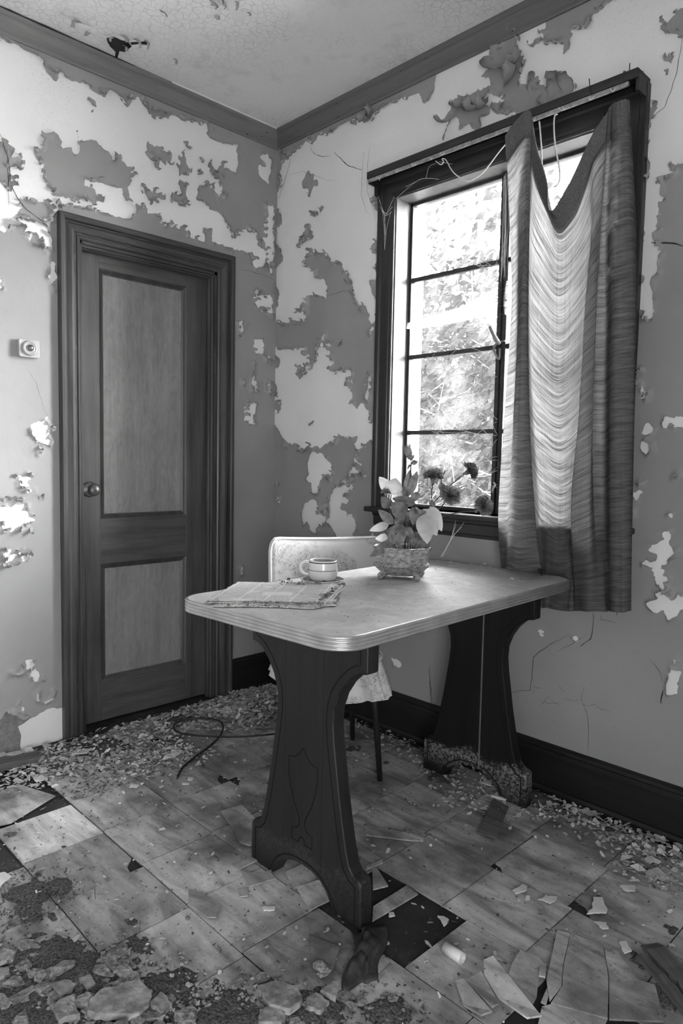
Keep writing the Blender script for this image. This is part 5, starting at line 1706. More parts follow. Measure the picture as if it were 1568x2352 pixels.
# crumpled leather scrap
n1_, n2_ = 26, 20
C0 = fpx(842, 2165)
v, f = [], []
for i in range(n1_):
    for j in range(n2_):
        u, q = i / (n1_ - 1), j / (n2_ - 1)
        x = 806 + 80 * u - 40 * max(0, q - 0.45) + 6 * math.sin(7 * q) + 5 * math.sin(9 * u + 4 * q)
        y = 2138 + 130 * q + 8 * math.sin(5 * u + 1) + 5 * math.sin(11 * u)
        P = fpx(x, y)
        rim = math.sin(PI * u) ** 0.5 * math.sin(PI * q) ** 0.5
        z = 0.004 + 0.012 * rim + 0.022 * abs(float(fbm(np.array([u * 3.0 + 2]), np.array([q * 4.0]), 4)[0])) * rim
        v.append((P.x, P.y, max(z, 0.002)))
for i in range(n1_ - 1):
    for j in range(n2_ - 1):
        f.append((i * n2_ + j, (i + 1) * n2_ + j, (i + 1) * n2_ + j + 1, i * n2_ + j + 1))
o = link('leather_scrap', mkmesh('leather_scrap', v, f, True), M['leather'])
sm = o.modifiers.new('thick', 'SOLIDIFY')
sm.thickness = 0.002
tag(o, 'crumpled dark leather scrap in front of the near leg', 'leather')
for k, (pp, lab) in enumerate([([(640, 1685), (560, 1692), (500, 1692), (440, 1688), (405, 1680), (400, 1665), (420, 1655), (460, 1650), (500, 1655), (512, 1668), (505, 1690), (480, 1715), (440, 1745), (418, 1765), (408, 1785)], 'thin black cable looped on the floor before the door'),
                               ([(205, 1690), (235, 1680), (262, 1665), (282, 1656)], 'short black cable end at the door bottom')]):
    cu = smooth_curve([fpx(x, y, 0.009 + (0.006 if 4 < i < 9 else 0) + heap(*fpx(x, y)[:2])) for i, (x, y) in enumerate(pp)], 8)
    tag(MB().tube(cu, 0.0042 if k == 0 else 0.008, 8).build('black_cable', M['rubber'], None, True), lab, 'cable')
# ================================================================ TABLE
TZ, TTH = 0.795, 0.034
TABLE_ROT = math.radians(3.0)
table = empty('kitchen_table', (1.43, -0.665, 0), TABLE_ROT)
tag(table, 'old trestle kitchen table with pale laminate top and ribbed metal edge', 'table')
tw, tl, cr = 0.62, 1.165, 0.075


def rrect(hx, hy, r, n=8):
    out = []
    for cx, cy, a0 in ((hx - r, hy - r, 0), (-hx + r, hy - r, PI / 2), (-hx + r, -hy + r, PI), (hx - r, -hy + r, 1.5 * PI)):
        out += [(cx + r * math.cos(a0 + k * PI / 2 / n), cy + r * math.sin(a0 + k * PI / 2 / n)) for k in range(n + 1)]
    return out


m = MB()
m.prism(rrect(tw / 2 - 0.003, tl / 2 - 0.003, cr), TZ - 0.020, TZ, lambda u, v, d: (u, v, d))
m.build('table_top', M['laminate'], table)
# ribbed edging: four convex bands swept round the top
prof = [(-0.002, 0.0006)]
nb = 4
for k in range(nb):
    za, zb = -TTH * k / nb, -TTH * (k + 1) / nb
    for t in (0.1, 0.3, 0.5, 0.7, 0.9):
        prof.append((0.0028 * math.sin(PI * t) + 0.001, za + (zb - za) * t))
    prof.append((0.0, zb))
prof.append((-0.004, -TTH))
loop = rrect(tw / 2, tl / 2, cr, 10)
nl_, npf = len(loop), len(prof)
v, f = [], []
for i, (x, y) in enumerate(loop):
    xa, ya = loop[i - 1]
    xb, yb = loop[(i + 1) % nl_]
    d = Vector((xb - xa, yb - ya)).normalized()
    nx, ny = d.y, -d.x
    v += [(x + nx * a, y + ny * a, TZ + b) for a, b in prof]
for i in range(nl_):
    for k in range(npf - 1):
        i2 = (i + 1) % nl_
        f.append((i * npf + k, i2 * npf + k, i2 * npf + k + 1, i * npf + k + 1))
m = MB()
m.add(v, f)
m.build('metal_edging', M['alu'], table, True)

half = [(0.225, TZ - TTH + 0.012), (0.225, 0.660), (0.222, 0.655), (0.205, 0.653), (0.180, 0.642), (0.152, 0.615), (0.128, 0.580), (0.113, 0.540), (0.110, 0.500), (0.115, 0.450), (0.125, 0.390), (0.136, 0.320), (0.150, 0.250), (0.164, 0.185), (0.176, 0.148), (0.190, 0.132), (0.208, 0.126), (0.219, 0.116), (0.220, 0.0)]
arch = [(0.120, 0.0), (0.110, 0.020), (0.096, 0.042), (0.072, 0.062), (0.038, 0.074), (0.0, 0.077)]


def leg_part(name, y, mat, shield):
    out = half + arch + [(-a, b) for a, b in reversed(arch[:-1])] + [(-a, b) for a, b in reversed(half)]
    m = MB()
    m.prism(out, -0.022, 0.022, lambda u, v, d: (u, d, v))
    o = m.build(name, mat, table, loc=(0.0, y, 0.0), rot=(0, 0, -TABLE_ROT * 0.6), bevel=0.006, seg=3)

    def groove(nm, pts, close=False, hw=0.0024):  # black ribbons on the leg face paint the shade of carved grooves
        pp = [Vector((a, -0.0224, b)) for a, b in pts]
        if close:
            pp.append(pp[0])
        v, f = [], []
        for i, p in enumerate(pp):
            d = (pp[(i + 1) if i + 1 < len(pp) else i] - pp[i - 1 if i else 0]).normalized()
            s = Vector((d.z, 0, -d.x)) * hw
            v += [p + s, p - s]
        f = [(2 * i, 2 * i + 1, 2 * i + 3, 2 * i + 2) for i in range(len(pp) - 1)]
        link(nm, mkmesh(nm, v, f), M['line'], o)
    inner = [(0.202, 0.752), (0.202, 0.676), (0.186, 0.672), (0.160, 0.656), (0.128, 0.624), (0.104, 0.588), (0.090, 0.548), (0.086, 0.503), (0.092, 0.445), (0.104, 0.375), (0.116, 0.305), (0.130, 0.235), (0.144, 0.172), (0.158, 0.134), (0.176, 0.114), (0.199, 0.106), (0.199, 0.012)]
    for s in (1, -1):
        groove('carved_line_shade', [(s * a, b) for a, b in inner])
    groove('carved_line_shade', [(-0.135, 0.002), (-0.122, 0.030), (-0.104, 0.056), (-0.075, 0.078), (-0.038, 0.090), (0, 0.093), (0.038, 0.090), (0.075, 0.078), (0.104, 0.056), (0.122, 0.030), (0.135, 0.002)])
    if shield:
        hs = [(0, 0.405), (0.012, 0.388), (0.030, 0.372), (0.056, 0.366), (0.057, 0.330), (0.050, 0.292), (0.036, 0.252), (0.016, 0.216), (0.009, 0.196), (0.018, 0.178), (0.040, 0.170), (0.040, 0.138), (0.014, 0.138), (0.008, 0.152), (0, 0.156)]
        groove('carved_shield_shade', hs + [(-a, b) for a, b in reversed(hs[1:-1])], True)
    for s in (-0.075, 0.075):
        groove('board_joint', [(s, 0.74), (s, 0.075)], False, 0.0006)
    return o


leg1 = leg_part('trestle_leg', -0.365, M['leg'], True)
leg1['label'] = 'near trestle leg with carved shield outline'
leg2 = leg_part('trestle_leg', 0.49, M['leg_m'], False)
leg2['label'] = 'far trestle leg with white mould on its feet'
MB().box(0.028, 0.033, -0.0245, -0.021, 0.08, 0.74).build('pale_board_edge', M['crown_x'], leg2)
MB().box(-0.03, 0.03, -0.345, 0.47, TZ - TTH - 0.05, TZ - TTH + 0.012).build('under_rail', M['leg'], table)

# flakes of paint on the table top
R = random.Random(61)
for (x, y, s) in [(1005, 1290, 1.3), (1018, 1287, 1.0), (1035, 1293, 1.2), (1050, 1294, 1.1), (1068, 1296, 1.2), (1080, 1297, 1.2), (1105, 1300, 1.3), (1112, 1296, 1.0), (1140, 1305, 1.2), (1075, 1317, 0.8), (1085, 1319, 0.9), (1170, 1306, 1.0), (1185, 1309, 1.0), (1155, 1329, 1.0), (1175, 1330, 1.0), (1195, 1331, 1.0), (1213, 1330, 1.5), (1222, 1324, 1.2), (1200, 1344, 0.7), (1205, 1347, 0.7), (1043, 1287, 0.8), (1245, 1322, 0.8), (1000, 1308, 0.6), (1125, 1303, 0.7), (985, 1308, 0.6), (1060, 1310, 0.5), (1240, 1318, 0.7), (1025, 1303, 0.5)]:
    P = at(x, y, 2, TZ)
    o = bpy.data.objects.new('paint_flake', R.choice(FLAKES[::3]))
    COL.objects.link(o)
    o.location = (P[0], P[1], TZ + 0.002)
    o.rotation_euler = (R.gauss(0, 0.15), R.gauss(0, 0.15), R.uniform(0, 6.28))
    o.scale = (s * 0.9,) * 3
    tag(o, 'paint flake fallen on the table top by the curtain', 'paint flake', 'flakes on the table top')

# ---------------------------------------------------------------- chair
CHR = math.radians(-30)
chair = empty('kitchen_chair', (0.922, -0.462, 0), CHR)
tag(chair, 'kitchen chair with toile fabric back and skirted seat behind the table', 'chair')
# backrest: curved padded panel; local +x = front, y = width
BX, BZ0, BZ1, BHW = -0.195, 0.56, 0.866, 0.24


def back_pt(u, w, d):
    """u across -1..1, w up 0..1, d thickness."""
    y = u * BHW + 0.034
    x = BX + 0.055 * u * u - 0.035 * w + d
    return (x, y, BZ0 + (BZ1 - BZ0) * w - 0.012 * (1 - u * u))


nu, nw = 22, 12
v, f = [], []


def super_uv(a, b):
    return a, b


grid = {}
for side, dd in ((0, 0.018), (1, -0.012)):
    for i in range(nu + 1):
        for j in range(nw + 1):
            u, w_ = i / nu * 2 - 1, j / nw
            # rounded corners
            e = 0.09
            cw = 1.0
            if w_ > 0.8 and abs(u) > 0.86:
                q = ((abs(u) - 0.86) / 0.14, (w_ - 0.8) / 0.2)
                L_ = math.hypot(*q)
                if L_ > 1:
                    u = math.copysign(0.86 + 0.14 * q[0] / L_, u)
                    w_ = 0.8 + 0.2 * q[1] / L_
            puff = 0.010 * (1 - abs(i / nu * 2 - 1) ** 6) * (1 - abs(j / nw * 2 - 1) ** 6)
            grid[side, i, j] = len(v)
            v.append(back_pt(u, w_, dd + (puff if side == 0 else -puff)))
for side in (0, 1):
    for i in range(nu):
        for j in range(nw):
            q = (grid[side, i, j], grid[side, i + 1, j], grid[side, i + 1, j + 1], grid[side, i, j + 1])
            f.append(q if side == 0 else tuple(reversed(q)))
ring = [(i, 0) for i in range(nu)] + [(nu, j) for j in range(nw)] + [(i, nw) for i in range(nu, 0, -1)] + [(0, j) for j in range(nw, 0, -1)]
for k in range(len(ring)):
    a, b = ring[k], ring[(k + 1) % len(ring)]
    f.append((grid[0, a[0], a[1]], grid[1, a[0], a[1]], grid[1, b[0], b[1]], grid[0, b[0], b[1]]))
m = MB()
m.add(v, f)
bk = m.build('backrest', M['toile'], chair, True)
for dd in (0.018, -0.012):
    pts = []
    for i, j in ring:
        if j == 0:
            continue
        pts.append(v[grid[0 if dd > 0 else 1, i, j]])
    MB().tube(pts, 0.0042, 6).build('piping', M['piping'], bk, True)
# seat cushion
SZ = 0.47


def seat_out(n=40, gx=0.20, gy=0.175):
    out = []
    for k in range(n):
        a = 2 * PI * k / n
        c, s = math.cos(a), math.sin(a)
        p = 0.42
        out.append((math.copysign(abs(c) ** p, c) * gx + 0.0, math.copysign(abs(s) ** p, s) * gy))
    return out


so = seat_out()
v, f = [], []
layers = [(0.0, SZ - 0.03), (1.0, SZ - 0.03), (1.0, SZ - 0.008), (0.96, SZ), (0.8, SZ + 0.010), (0.4, SZ + 0.016), (0.0, SZ + 0.018)]
for sc, z in layers:
    v += [(x * sc, y * sc, z) for x, y in so]
n = len(so)
for i in range(len(layers) - 1):
    for k in range(n):
        f.append((i * n + k, i * n + (k + 1) % n, (i + 1) * n + (k + 1) % n, (i + 1) * n + k))
m = MB()
m.add(v, f)
m.build('seat', M['toile'], chair, True)
MB().tube([(x * 1.005, y * 1.005, SZ - 0.008) for x, y in so + so[:1]], 0.005, 6).build('piping', M['piping'], chair, True)
# gathered skirt
v, f = [], []
ns = 200
R = random.Random(8)
dense = seat_out(ns)
for lvl in range(7):
    t = lvl / 6
    for k, (x, y) in enumerate(dense):
        a = 2 * PI * k / ns
        ruf = (math.sin(a * 17 + 0.8 * math.sin(a * 3)) * 0.6 + math.sin(a * 29 + 1) * 0.3) * 0.022 * t
        r_ = 1.0 + 0.16 * t + ruf / 0.21
        v.append((x * r_, y * r_, SZ - 0.02 - 0.125 * t + 0.006 * math.sin(a * 17) * t))
for lvl in range(6):
    for k in range(ns):
        k2 = (k + 1) % ns
        f.append((lvl * ns + k, lvl * ns + k2, (lvl + 1) * ns + k2, (lvl + 1) * ns + k))
m = MB()
m.add(v, f)
m.build('skirt', M['toile'], chair, True)
for sx in (1, -1):
    for sy in (1, -1):
        MB().tube([(0.155 * sx, 0.130 * sy, SZ - 0.03), (0.163 * sx, 0.137 * sy, 0.3), (0.190 * sx, 0.155 * sy, 0.012)], [0.014, 0.0135, 0.010], 10).build('leg', M['tube'], chair, True)
for sy in (1, -1):
    MB().tube([(-0.17, 0.14 * sy + 0.02, SZ - 0.02), (-0.196, 0.16 * sy + 0.034, 0.55), (-0.205, 0.165 * sy + 0.034, 0.66)], 0.010, 8).build('back_post', M['tube'], chair, True)

# ---------------------------------------------------------------- cup, saucer, newspapers
cp = at(741, 1327, 2, TZ + 0.02)
cup_d = depth_of(cp)
CZ = TZ + 0.013


def cup_xy(px, py, z):
    return at(px, py, 2, z)


cc = cup_xy(741, 1331, CZ)
saucer = tag(MB().lathe([(0.001, 0.003), (0.030, 0.0), (0.034, 0.003), (0.050, 0.006), (0.064, 0.0125), (0.0655, 0.0145), (0.063, 0.0150), (0.048, 0.0095), (0.032, 0.0065), (0.001, 0.006)], 48).build('saucer', M['ceramic'], None, True, loc=(cc[0], cc[1], TZ + 0.001)), 'white china saucer with a dark rim line under the cup', 'saucer')
MB().lathe([(0.0595, 0.0118), (0.0610, 0.0118), (0.0610, 0.0152), (0.0595, 0.0150)], 48).build('rim_band', M['band'], saucer, True)
cup = empty('coffee_cup', (cc[0], cc[1], TZ + 0.008))
tag(cup, 'white china coffee cup with dark bands on the table', 'cup')
MB().lathe([(0.001, 0.004), (0.030, 0.0), (0.034, 0.001), (0.040, 0.008), (0.0445, 0.020), (0.0455, 0.035), (0.0435, 0.062), (0.0425, 0.066), (0.0405, 0.0665), (0.0395, 0.064), (0.0410, 0.035), (0.0400, 0.020), (0.034, 0.010), (0.001, 0.008)], 48).build('cup_body', M['ceramic'], cup, True)
MB().lathe([(0.0431, 0.0595), (0.0440, 0.0595), (0.0436, 0.0625), (0.0428, 0.0625)], 48).build('rim_band', M['band'], cup, True)
MB().lathe([(0.0452, 0.0365), (0.0461, 0.0365), (0.0460, 0.0380), (0.0450, 0.0380)], 48).build('middle_band', M['band'], cup, True)
lf = -AX_R / np.linalg.norm(AX_R[:2])
hpts = [(0.043, 0.058), (0.055, 0.060), (0.066, 0.052), (0.069, 0.040), (0.063, 0.027), (0.052, 0.021), (0.044, 0.022)]
MB().tube(smooth_curve([(lf[0] * a, lf[1] * a, b) for a, b in hpts], 5), 0.0052, 10).build('handle', M['ceramic'], cup, True)

NZ = TZ + 0.001
npx = [(478, 1388), (500, 1372), (550, 1344), (640, 1342), (786, 1346), (784, 1362), (770, 1392), (720, 1398), (600, 1391), (490, 1393)]
newspaper = empty('newspaper_stack', at(630, 1375, 2, NZ))
tag(newspaper, 'stack of decayed newspapers with charred edges on the table corner', 'newspaper')
No = np.array(at(630, 1375, 2, NZ))
R = random.Random(14)
for k in range(7):
    zt_ = 0.0016 * k + 0.0008
    sh = [(x + R.uniform(-5, 5), y + R.uniform(-2, 2) - k * 0.4) for x, y in ([(480, 1388), (548, 1346), (784, 1350), (768, 1393), (640, 1392)] if k else [(490, 1394), (552, 1348), (782, 1354), (775, 1388), (720, 1399), (600, 1394)])]
    P = [at(x, y, 2, NZ) for x, y in sh]
    # finely torn outline
    o2 = []
    for i in range(len(P)):
        a, b = P[i], P[(i + 1) % len(P)]
        nseg = max(3, int(np.linalg.norm(b - a) / 0.008))
        for q in range(nseg):
            c = a + (b - a) * q / nseg
            o2.append((c[0] - No[0] + R.uniform(-0.0025, 0.0025), c[1] - No[1] + R.uniform(-0.0025, 0.0025)))
    m = MB()
    m.prism(o2, zt_, zt_ + 0.0012, lambda u, v, d: (u, v, d))
    me = mkmesh('newspaper', m.v, m.f)
    # page coordinates: u along the long side, v along the short side
    A = np.array(at(480, 1388, 2, NZ)) - No
    Bv = np.array(at(784, 1393, 2, NZ)) - No - A
    Cv = np.array(at(548, 1346, 2, NZ)) - No - A
    D = Bv[0] * Cv[1] - Bv[1] * Cv[0]
    uvl = me.uv_layers.new(name='page')
    for lp in me.loops:
        q = me.vertices[lp.vertex_index].co
        x, y = q.x - A[0], q.y - A[1]
        uvl.data[lp.index].uv = ((x * Cv[1] - y * Cv[0]) / D, (Bv[0] * y - Bv[1] * x) / D)
    link('newspaper', me, M['news'], newspaper)
# charred crumbling edge: small ragged scraps along the far right and front edges
v, f = [], []
for k in range(170):
    t = R.random()
    if k < 80:
        x, y = 640 + 150 * t, 1346 + R.gauss(2, 4) - 3 * t
    elif k < 130:
        x, y = 788 - 60 * t, 1348 + 48 * t + R.gauss(0, 3)
    else:
        x, y = 490 + 250 * t, 1393 + 5 * t + R.gauss(0, 1.2)
    P = at(x, y, 2, NZ)
    s = R.uniform(0.002, 0.008) * (1 if k < 130 else 0.6)
    b = len(v)
    zz_ = R.uniform(0.004, 0.018) if k < 130 else R.uniform(0.001, 0.009)
    for a in range(4):
        ang = a * PI / 2 + R.uniform(-0.5, 0.5)
        v.append((P[0] - No[0] + s * math.cos(ang), P[1] - No[1] + s * math.sin(ang), zz_ + R.uniform(-0.004, 0.004)))
    f.append((b, b + 1, b + 2, b + 3))
link('charred_edge', mkmesh('charred_edge', v, f), M['char'], newspaper)['kind'] = 'stuff'
v, f = [], []
for k in range(330):
    P = np.array((R.uniform(1.14, 1.72), R.uniform(-1.2, -0.12)))
    s = R.uniform(0.0006, 0.0022)
    b = len(v)
    v += [(P[0] + s, P[1], TZ + 0.0004), (P[0], P[1] + s, TZ + 0.0005), (P[0] - s, P[1], TZ + 0.0012), (P[0], P[1] - s * 1.4, TZ + 0.0005)]
    f.append((b, b + 1, b + 2, b + 3))
tag(link('table_crumbs', mkmesh('table_crumbs', v, f), M['crumb']), 'dark crumbs of dirt strewn over the table top', 'dirt', None, 'stuff')
for (xa, ya, xb, yb) in [(755, 1390, 784, 1358), (762, 1388, 787, 1362), (745, 1396, 772, 1372)]:
    P, Q = np.array(at(xa, ya, 2, NZ)) - No, np.array(at(xb, yb, 2, NZ)) - No
    MB().tube([(P[0], P[1], 0.012), ((P[0] + Q[0]) / 2, (P[1] + Q[1]) / 2, 0.015), (Q[0], Q[1], 0.013)], 0.0022, 5).build('rolled_strip', M['news'], newspaper)

# ---------------------------------------------------------------- planter with silk flowers
pc = np.array(at(921, 1327, 2, TZ))
PD = depth_of(pc)
view_xy = AX_F[:2] / np.linalg.norm(AX_F[:2])
prot = math.atan2(AX_R[1], AX_R[0]) - 0.25
planter = empty('planter', tuple(pc), prot)
tag(planter, 'glazed bark-relief planter on scroll feet standing on the table', 'planter')


def oct_fn(a, z):
    # oblong with cut corners
    c, s = abs(math.cos(a)), abs(math.sin(a))
    q = max(c / 1.0, s / 0.80, (c + s * 1.12) / 1.30)
    return 1.0 / q


PW = 0.089
MB().lathe([(0.001, 0.012), (PW * 0.60, 0.012), (PW * 0.74, 0.022), (PW * 0.90, 0.036), (PW * 1.02, 0.045), (PW * 0.99, 0.049), (PW * 0.93, 0.052), (PW * 0.95, 0.060), (PW * 0.98, 0.080), (PW * 1.02, 0.099), (PW * 1.045, 0.103), (PW * 1.02, 0.105), (PW * 0.97, 0.102), (PW * 0.93, 0.085), (PW * 0.001, 0.084)], 64, fn=oct_fn).build('pot_body', M['bark'], planter)
# ribbed lower belt
m = MB()
for k in range(72):
    a = 2 * PI * k / 72
    pts = []
    for r_, z in ((0.74, 0.0225), (0.84, 0.030), (0.93, 0.038), (1.0, 0.0435)):
        q = PW * r_ * oct_fn(a, z) + 0.0006
        pts.append((q * math.cos(a), q * math.sin(a), z))
    m.tube(pts, 0.0016, 5)
m.build('ribbed_belt', M['bark'], planter)
MB().lathe([(0.001, 0.0845), (PW * 0.93, 0.0855), (PW * 0.5, 0.094), (0.001, 0.097)], 32, fn=oct_fn).build('soil', M['soil'], planter)
for sx, sy in ((1, 1), (1, -1), (-1, 1), (-1, -1)):
    ft = MB()
    cxp, cyp = sx * PW * 0.66, sy * PW * 0.56
    ft.tube(smooth_curve([(cxp * 0.7, cyp * 0.7, 0.026), (cxp * 0.92, cyp * 0.92, 0.021), (cxp * 1.04, cyp * 1.04, 0.015), (cxp * 1.02, cyp * 1.02, 0.0085), (cxp * 0.90, cyp * 0.90, 0.0085), (cxp * 0.93, cyp * 0.93, 0.015)], 5), 0.0082, 8)
    ft.build('scroll_foot', M['bark'], planter, True)

arr = empty('silk_flower_arrangement', (pc[0], pc[1], TZ + 0.088))
tag(arr, 'dusty artificial flowers and leaves standing in the planter', 'flowers')
Ao = np.array([pc[0], pc[1], TZ + 0.088])


def PP(x, y, dz=0.0):
    """Zoom coordinates of the planter view to a point near the plant's vertical plane (dz metres towards the camera)."""
    return at_depth(840 + x * 0.20408, 1000 + y * 0.20408, PD - dz) - Ao


VN = -AX_F
def leaf(b, t, wd, mat='leaf', db=0.0, dt=0.0, bulge=0.012, fold=0.0, name='leaf'):
    B, T = PP(*b, db), PP(*t, dt)
    W = wd * 0.20408 / FPX * PD
    nv = Vector(VN)
    ax = Vector(T - B)
    side = ax.cross(nv).normalized()
    nn = side.cross(ax).normalized() * (1 if side.cross(ax).dot(nv) > 0 else -1)
    n, mm = 9, 7
    v, f = [], []
    R_ = random.Random(int(b[0] * 7 + t[1]))
    tw_ = R_.uniform(-0.5, 0.5)
    for j in range(n):
        s = j / (n - 1)
        prof = (math.sin(PI * s ** 0.75) ** 0.8 + 0.05) if 0 < j < n - 1 else 0.04
        c = Vector(B) + ax * s + nn * (bulge * math.sin(PI * s)) + Vector((0, 0, -0.006 * s * s))
        for i in range(mm):
            e = i / (mm - 1) * 2 - 1
            rip = 0.0012 * math.sin(9 * s + 4 * e + b[0])
            v.append(c + side * (e * W / 2 * prof) + nn * (-fold * abs(e) * W * 0.5 * prof + 0.12 * W * tw_ * e * s + rip))
    for j in range(n - 1):
        for i in range(mm - 1):
            f.append((j * mm + i, j * mm + i + 1, (j + 1) * mm + i + 1, (j + 1) * mm + i))
    me = mkmesh(name, v, f, True)
    o = link(name, me, M[mat], arr)
    if mat == 'leaf':
        mid = [Vector(v[j * mm + 3]) + nn * 0.0006 for j in range(n)]
        MB().tube(mid, [0.0009] * (n - 1) + [0.0003], 4).build('midrib', M['leaf'], o)
    return o


for b, t, wd, mt, db, dt in [
        ((285, 665), (150, 445), 130, 'leafp', 0.0, 0.0), ((290, 670), (335, 460), 190, 'leafp', 0.01, 0.015), ((470, 690), (580, 378), 105, 'leaf', 0.0, 0.01), ((455, 650), (500, 365), 95, 'leaf', -0.01, -0.01),
        ((455, 700), (420, 550), 70, 'leaf', 0.0, 0.0), ((520, 745), (592, 610), 95, 'leaf', -0.01, -0.015), ((265, 815), (175, 668), 125, 'leaf', 0.03, 0.045), ((445, 895), (285, 735), 190, 'leaf', 0.03, 0.05),
        ((560, 770), (295, 690), 110, 'leaf', 0.02, 0.03), ((305, 1000), (140, 815), 105, 'leaf', 0.03, 0.04), ((258, 1005), (38, 1052), 95, 'leafp', 0.04, 0.05), ((440, 1040), (235, 1050), 95, 'leaf', 0.05, 0.06), ((435, 1030), (548, 1148), 90, 'leaf', 0.05, 0.065),
        ((250, 1150), (105, 1142), 90, 'leafp', 0.02, 0.02), ((300, 1215), (275, 1025), 85, 'leaf', 0.04, 0.05), ((305, 1225), (412, 1055), 70, 'leaf', 0.045, 0.06), ((330, 1255), (462, 1090), 60, 'leaf', 0.05, 0.06), ((300, 1195), (45, 1345), 110, 'leaf', 0.03, 0.07),
        ((640, 830), (800, 1105), 190, 'leafp', 0.03, 0.05), ((720, 800), (855, 1060), 130, 'leafp', 0.02, 0.03), ((650, 890), (690, 1200), 200, 'leafp', 0.05, 0.07), ((560, 800), (530, 990), 130, 'leaf', 0.02, 0.03), ((600, 1310), (735, 1190), 150, 'leaf', 0.01, 0.0), ((560, 1260), (590, 1080), 150, 'leaf', 0.0, 0.0),
        ((410, 1010), (330, 900), 120, 'leaf', 0.02, 0.02), ((480, 960), (400, 830), 130, 'leaf', 0.01, 0.015), ((560, 905), (700, 850), 110, 'leaf', 0.03, 0.04), ((300, 700), (420, 640), 90, 'leafp', 0.0, 0.0),
        ((510, 325), (585, 270), 60, 'leaf', 0.0, 0.0), ((500, 290), (545, 195), 35, 'leaf', 0.0, 0.0), ((500, 330), (465, 360), 25, 'leaf', 0.0, 0.0), ((830, 610), (860, 510), 60, 'leaf', 0, 0), ((830, 600), (905, 540), 55, 'leaf', 0, 0), ((725, 780), (745, 700), 55, 'leaf', 0, 0), ((740, 800), (780, 740), 45, 'leaf', 0, 0), ((1220, 870), (1250, 830), 40, 'leaf', 0, 0)]:
    leaf(b, t, wd, mt, db, dt, 0.010 if wd < 120 else 0.018, 0.25 if mt == 'leaf' else 0.1, 'leaf' if mt == 'leaf' else 'petal')


def stem(pts, r_=0.0017):
    MB().tube(smooth_curve([PP(*p[:2], p[2] if len(p) > 2 else 0.0) for p in pts], 5), r_, 6).build('stem', M['stem'], arr, True)


stem([(470, 1310), (480, 1000), (520, 800), (720, 790), (740, 640), (752, 540)])
stem([(500, 1310), (520, 1050), (640, 900), (780, 740), (910, 600), (1080, 450)])
stem([(520, 1310), (560, 1050), (700, 930), (850, 800), (900, 740)])
stem([(530, 1310), (620, 1080), (850, 920, 0.03), (1050, 870, 0.02), (1220, 860)])
stem([(440, 1310), (450, 1000), (470, 700), (500, 480), (510, 300)], 0.0022)
stem([(380, 1310), (330, 1050), (270, 850), (285, 660)])
stem([(1085, 310), (1130, 365)], 0.0012)
stem([(885, 405), (850, 510), (840, 600)], 0.0015)
stem([(420, 1310), (460, 1100, 0.03), (450, 900, 0.03)], 0.0024)
stem([(360, 1300), (250, 1120, 0.02), (180, 1010, 0.03)], 0.0018)


def carnation(c, r_px, axis, npet=46, dz=0.0, cal=None):
    """Ruffled blossom built of many crimped petals around an axis."""
    C = Vector(PP(*c, dz))
    r_ = r_px * 0.20408 / FPX * PD
    ax = Vector(axis).normalized()
    e1 = ax.orthogonal().normalized()
    e2 = ax.cross(e1)
    R_ = random.Random(int(c[0]))
    v, f = [], []
    for k in range(npet):
        a = k * 2.39996
        el = 1.35 * (1 - (k / npet)) ** 0.8 + 0.05                      # outer petals first, spread wide; inner ones upright
        d = (e1 * math.cos(a) + e2 * math.sin(a)) * math.sin(el) + ax * math.cos(el)
        s = d.cross(ax)
        s = s.normalized() if s.length > 1e-4 else e1
        nn = d.cross(s)
        L = r_ * R_.uniform(0.85, 1.1)
        W = r_ * 0.75
        b = len(v)
        nr, nc = 4, 7
        for j in range(nr):
            t = j / (nr - 1)
            for i in range(nc):
                e = i / (nc - 1) * 2 - 1
                cr_ = 0.16 * r_ * t * t * math.sin(e * 8 + k)
                edge = 1 + (0.10 * ((i % 2) * 2 - 1) if j == nr - 1 else 0)
                v.append(C + d * (L * t * edge * (1 - 0.18 * e * e)) + s * (e * W * 0.5 * (0.15 + 0.85 * t)) + nn * (cr_ + 0.2 * r_ * t * t))
        for j in range(nr - 1):
            for i in range(nc - 1):
                f.append((b + j * nc + i, b + j * nc + i + 1, b + (j + 1) * nc + i + 1, b + (j + 1) * nc + i))
    fl = link('blossom', mkmesh('blossom', v, f, True), M['bloom'], arr)
    q = C - ax * r_ * 0.75
    MB().tube([q, C - ax * r_ * 0.35, C + ax * r_ * 0.05], [r_ * 0.10, r_ * 0.22, r_ * 0.34], 8).build('calyx', M['bloom'], fl, True)


UP = Vector((0, 0, 1))
RT = Vector(AX_R)
TC = Vector(-AX_F)
carnation((755, 475), 112, UP + TC * 0.15)
carnation((1160, 405), 105, RT * 0.9 + UP * 0.5 + TC * 0.3)
carnation((940, 690), 125, UP * 0.6 + TC * 0.7 + RT * 0.25, dz=0.01)
carnation((1310, 800), 118, RT * 0.45 + TC * 0.7 + UP * 0.4, dz=0.01)
carnation((225, 650), 60, UP, 26, dz=0.015)
# closed bud on the tall stem
bc = Vector(PP(500, 270))
bt = Vector(PP(462, 135))
bm_ = MB()
bm_.tube([bc, bc.lerp(bt, 0.25), bc.lerp(bt, 0.6), bc.lerp(bt, 0.85), bt], [0.004, 0.010, 0.0135, 0.0125, 0.008], 12)
bud = bm_.build('bud', M['bloom'], arr, True)
for k in range(14):
    a = k / 14 * 2 * PI
    d = (bt - bc).normalized()
    e1 = d.orthogonal().normalized()
    e2 = d.cross(e1)
    s = (e1 * math.cos(a) + e2 * math.sin(a))
    MB().tube([bt + s * 0.009 - d * 0.004, bt + s * 0.014 + d * 0.008], [0.0016, 0.0006], 5).build('bud_petal', M['bloom'], bud)
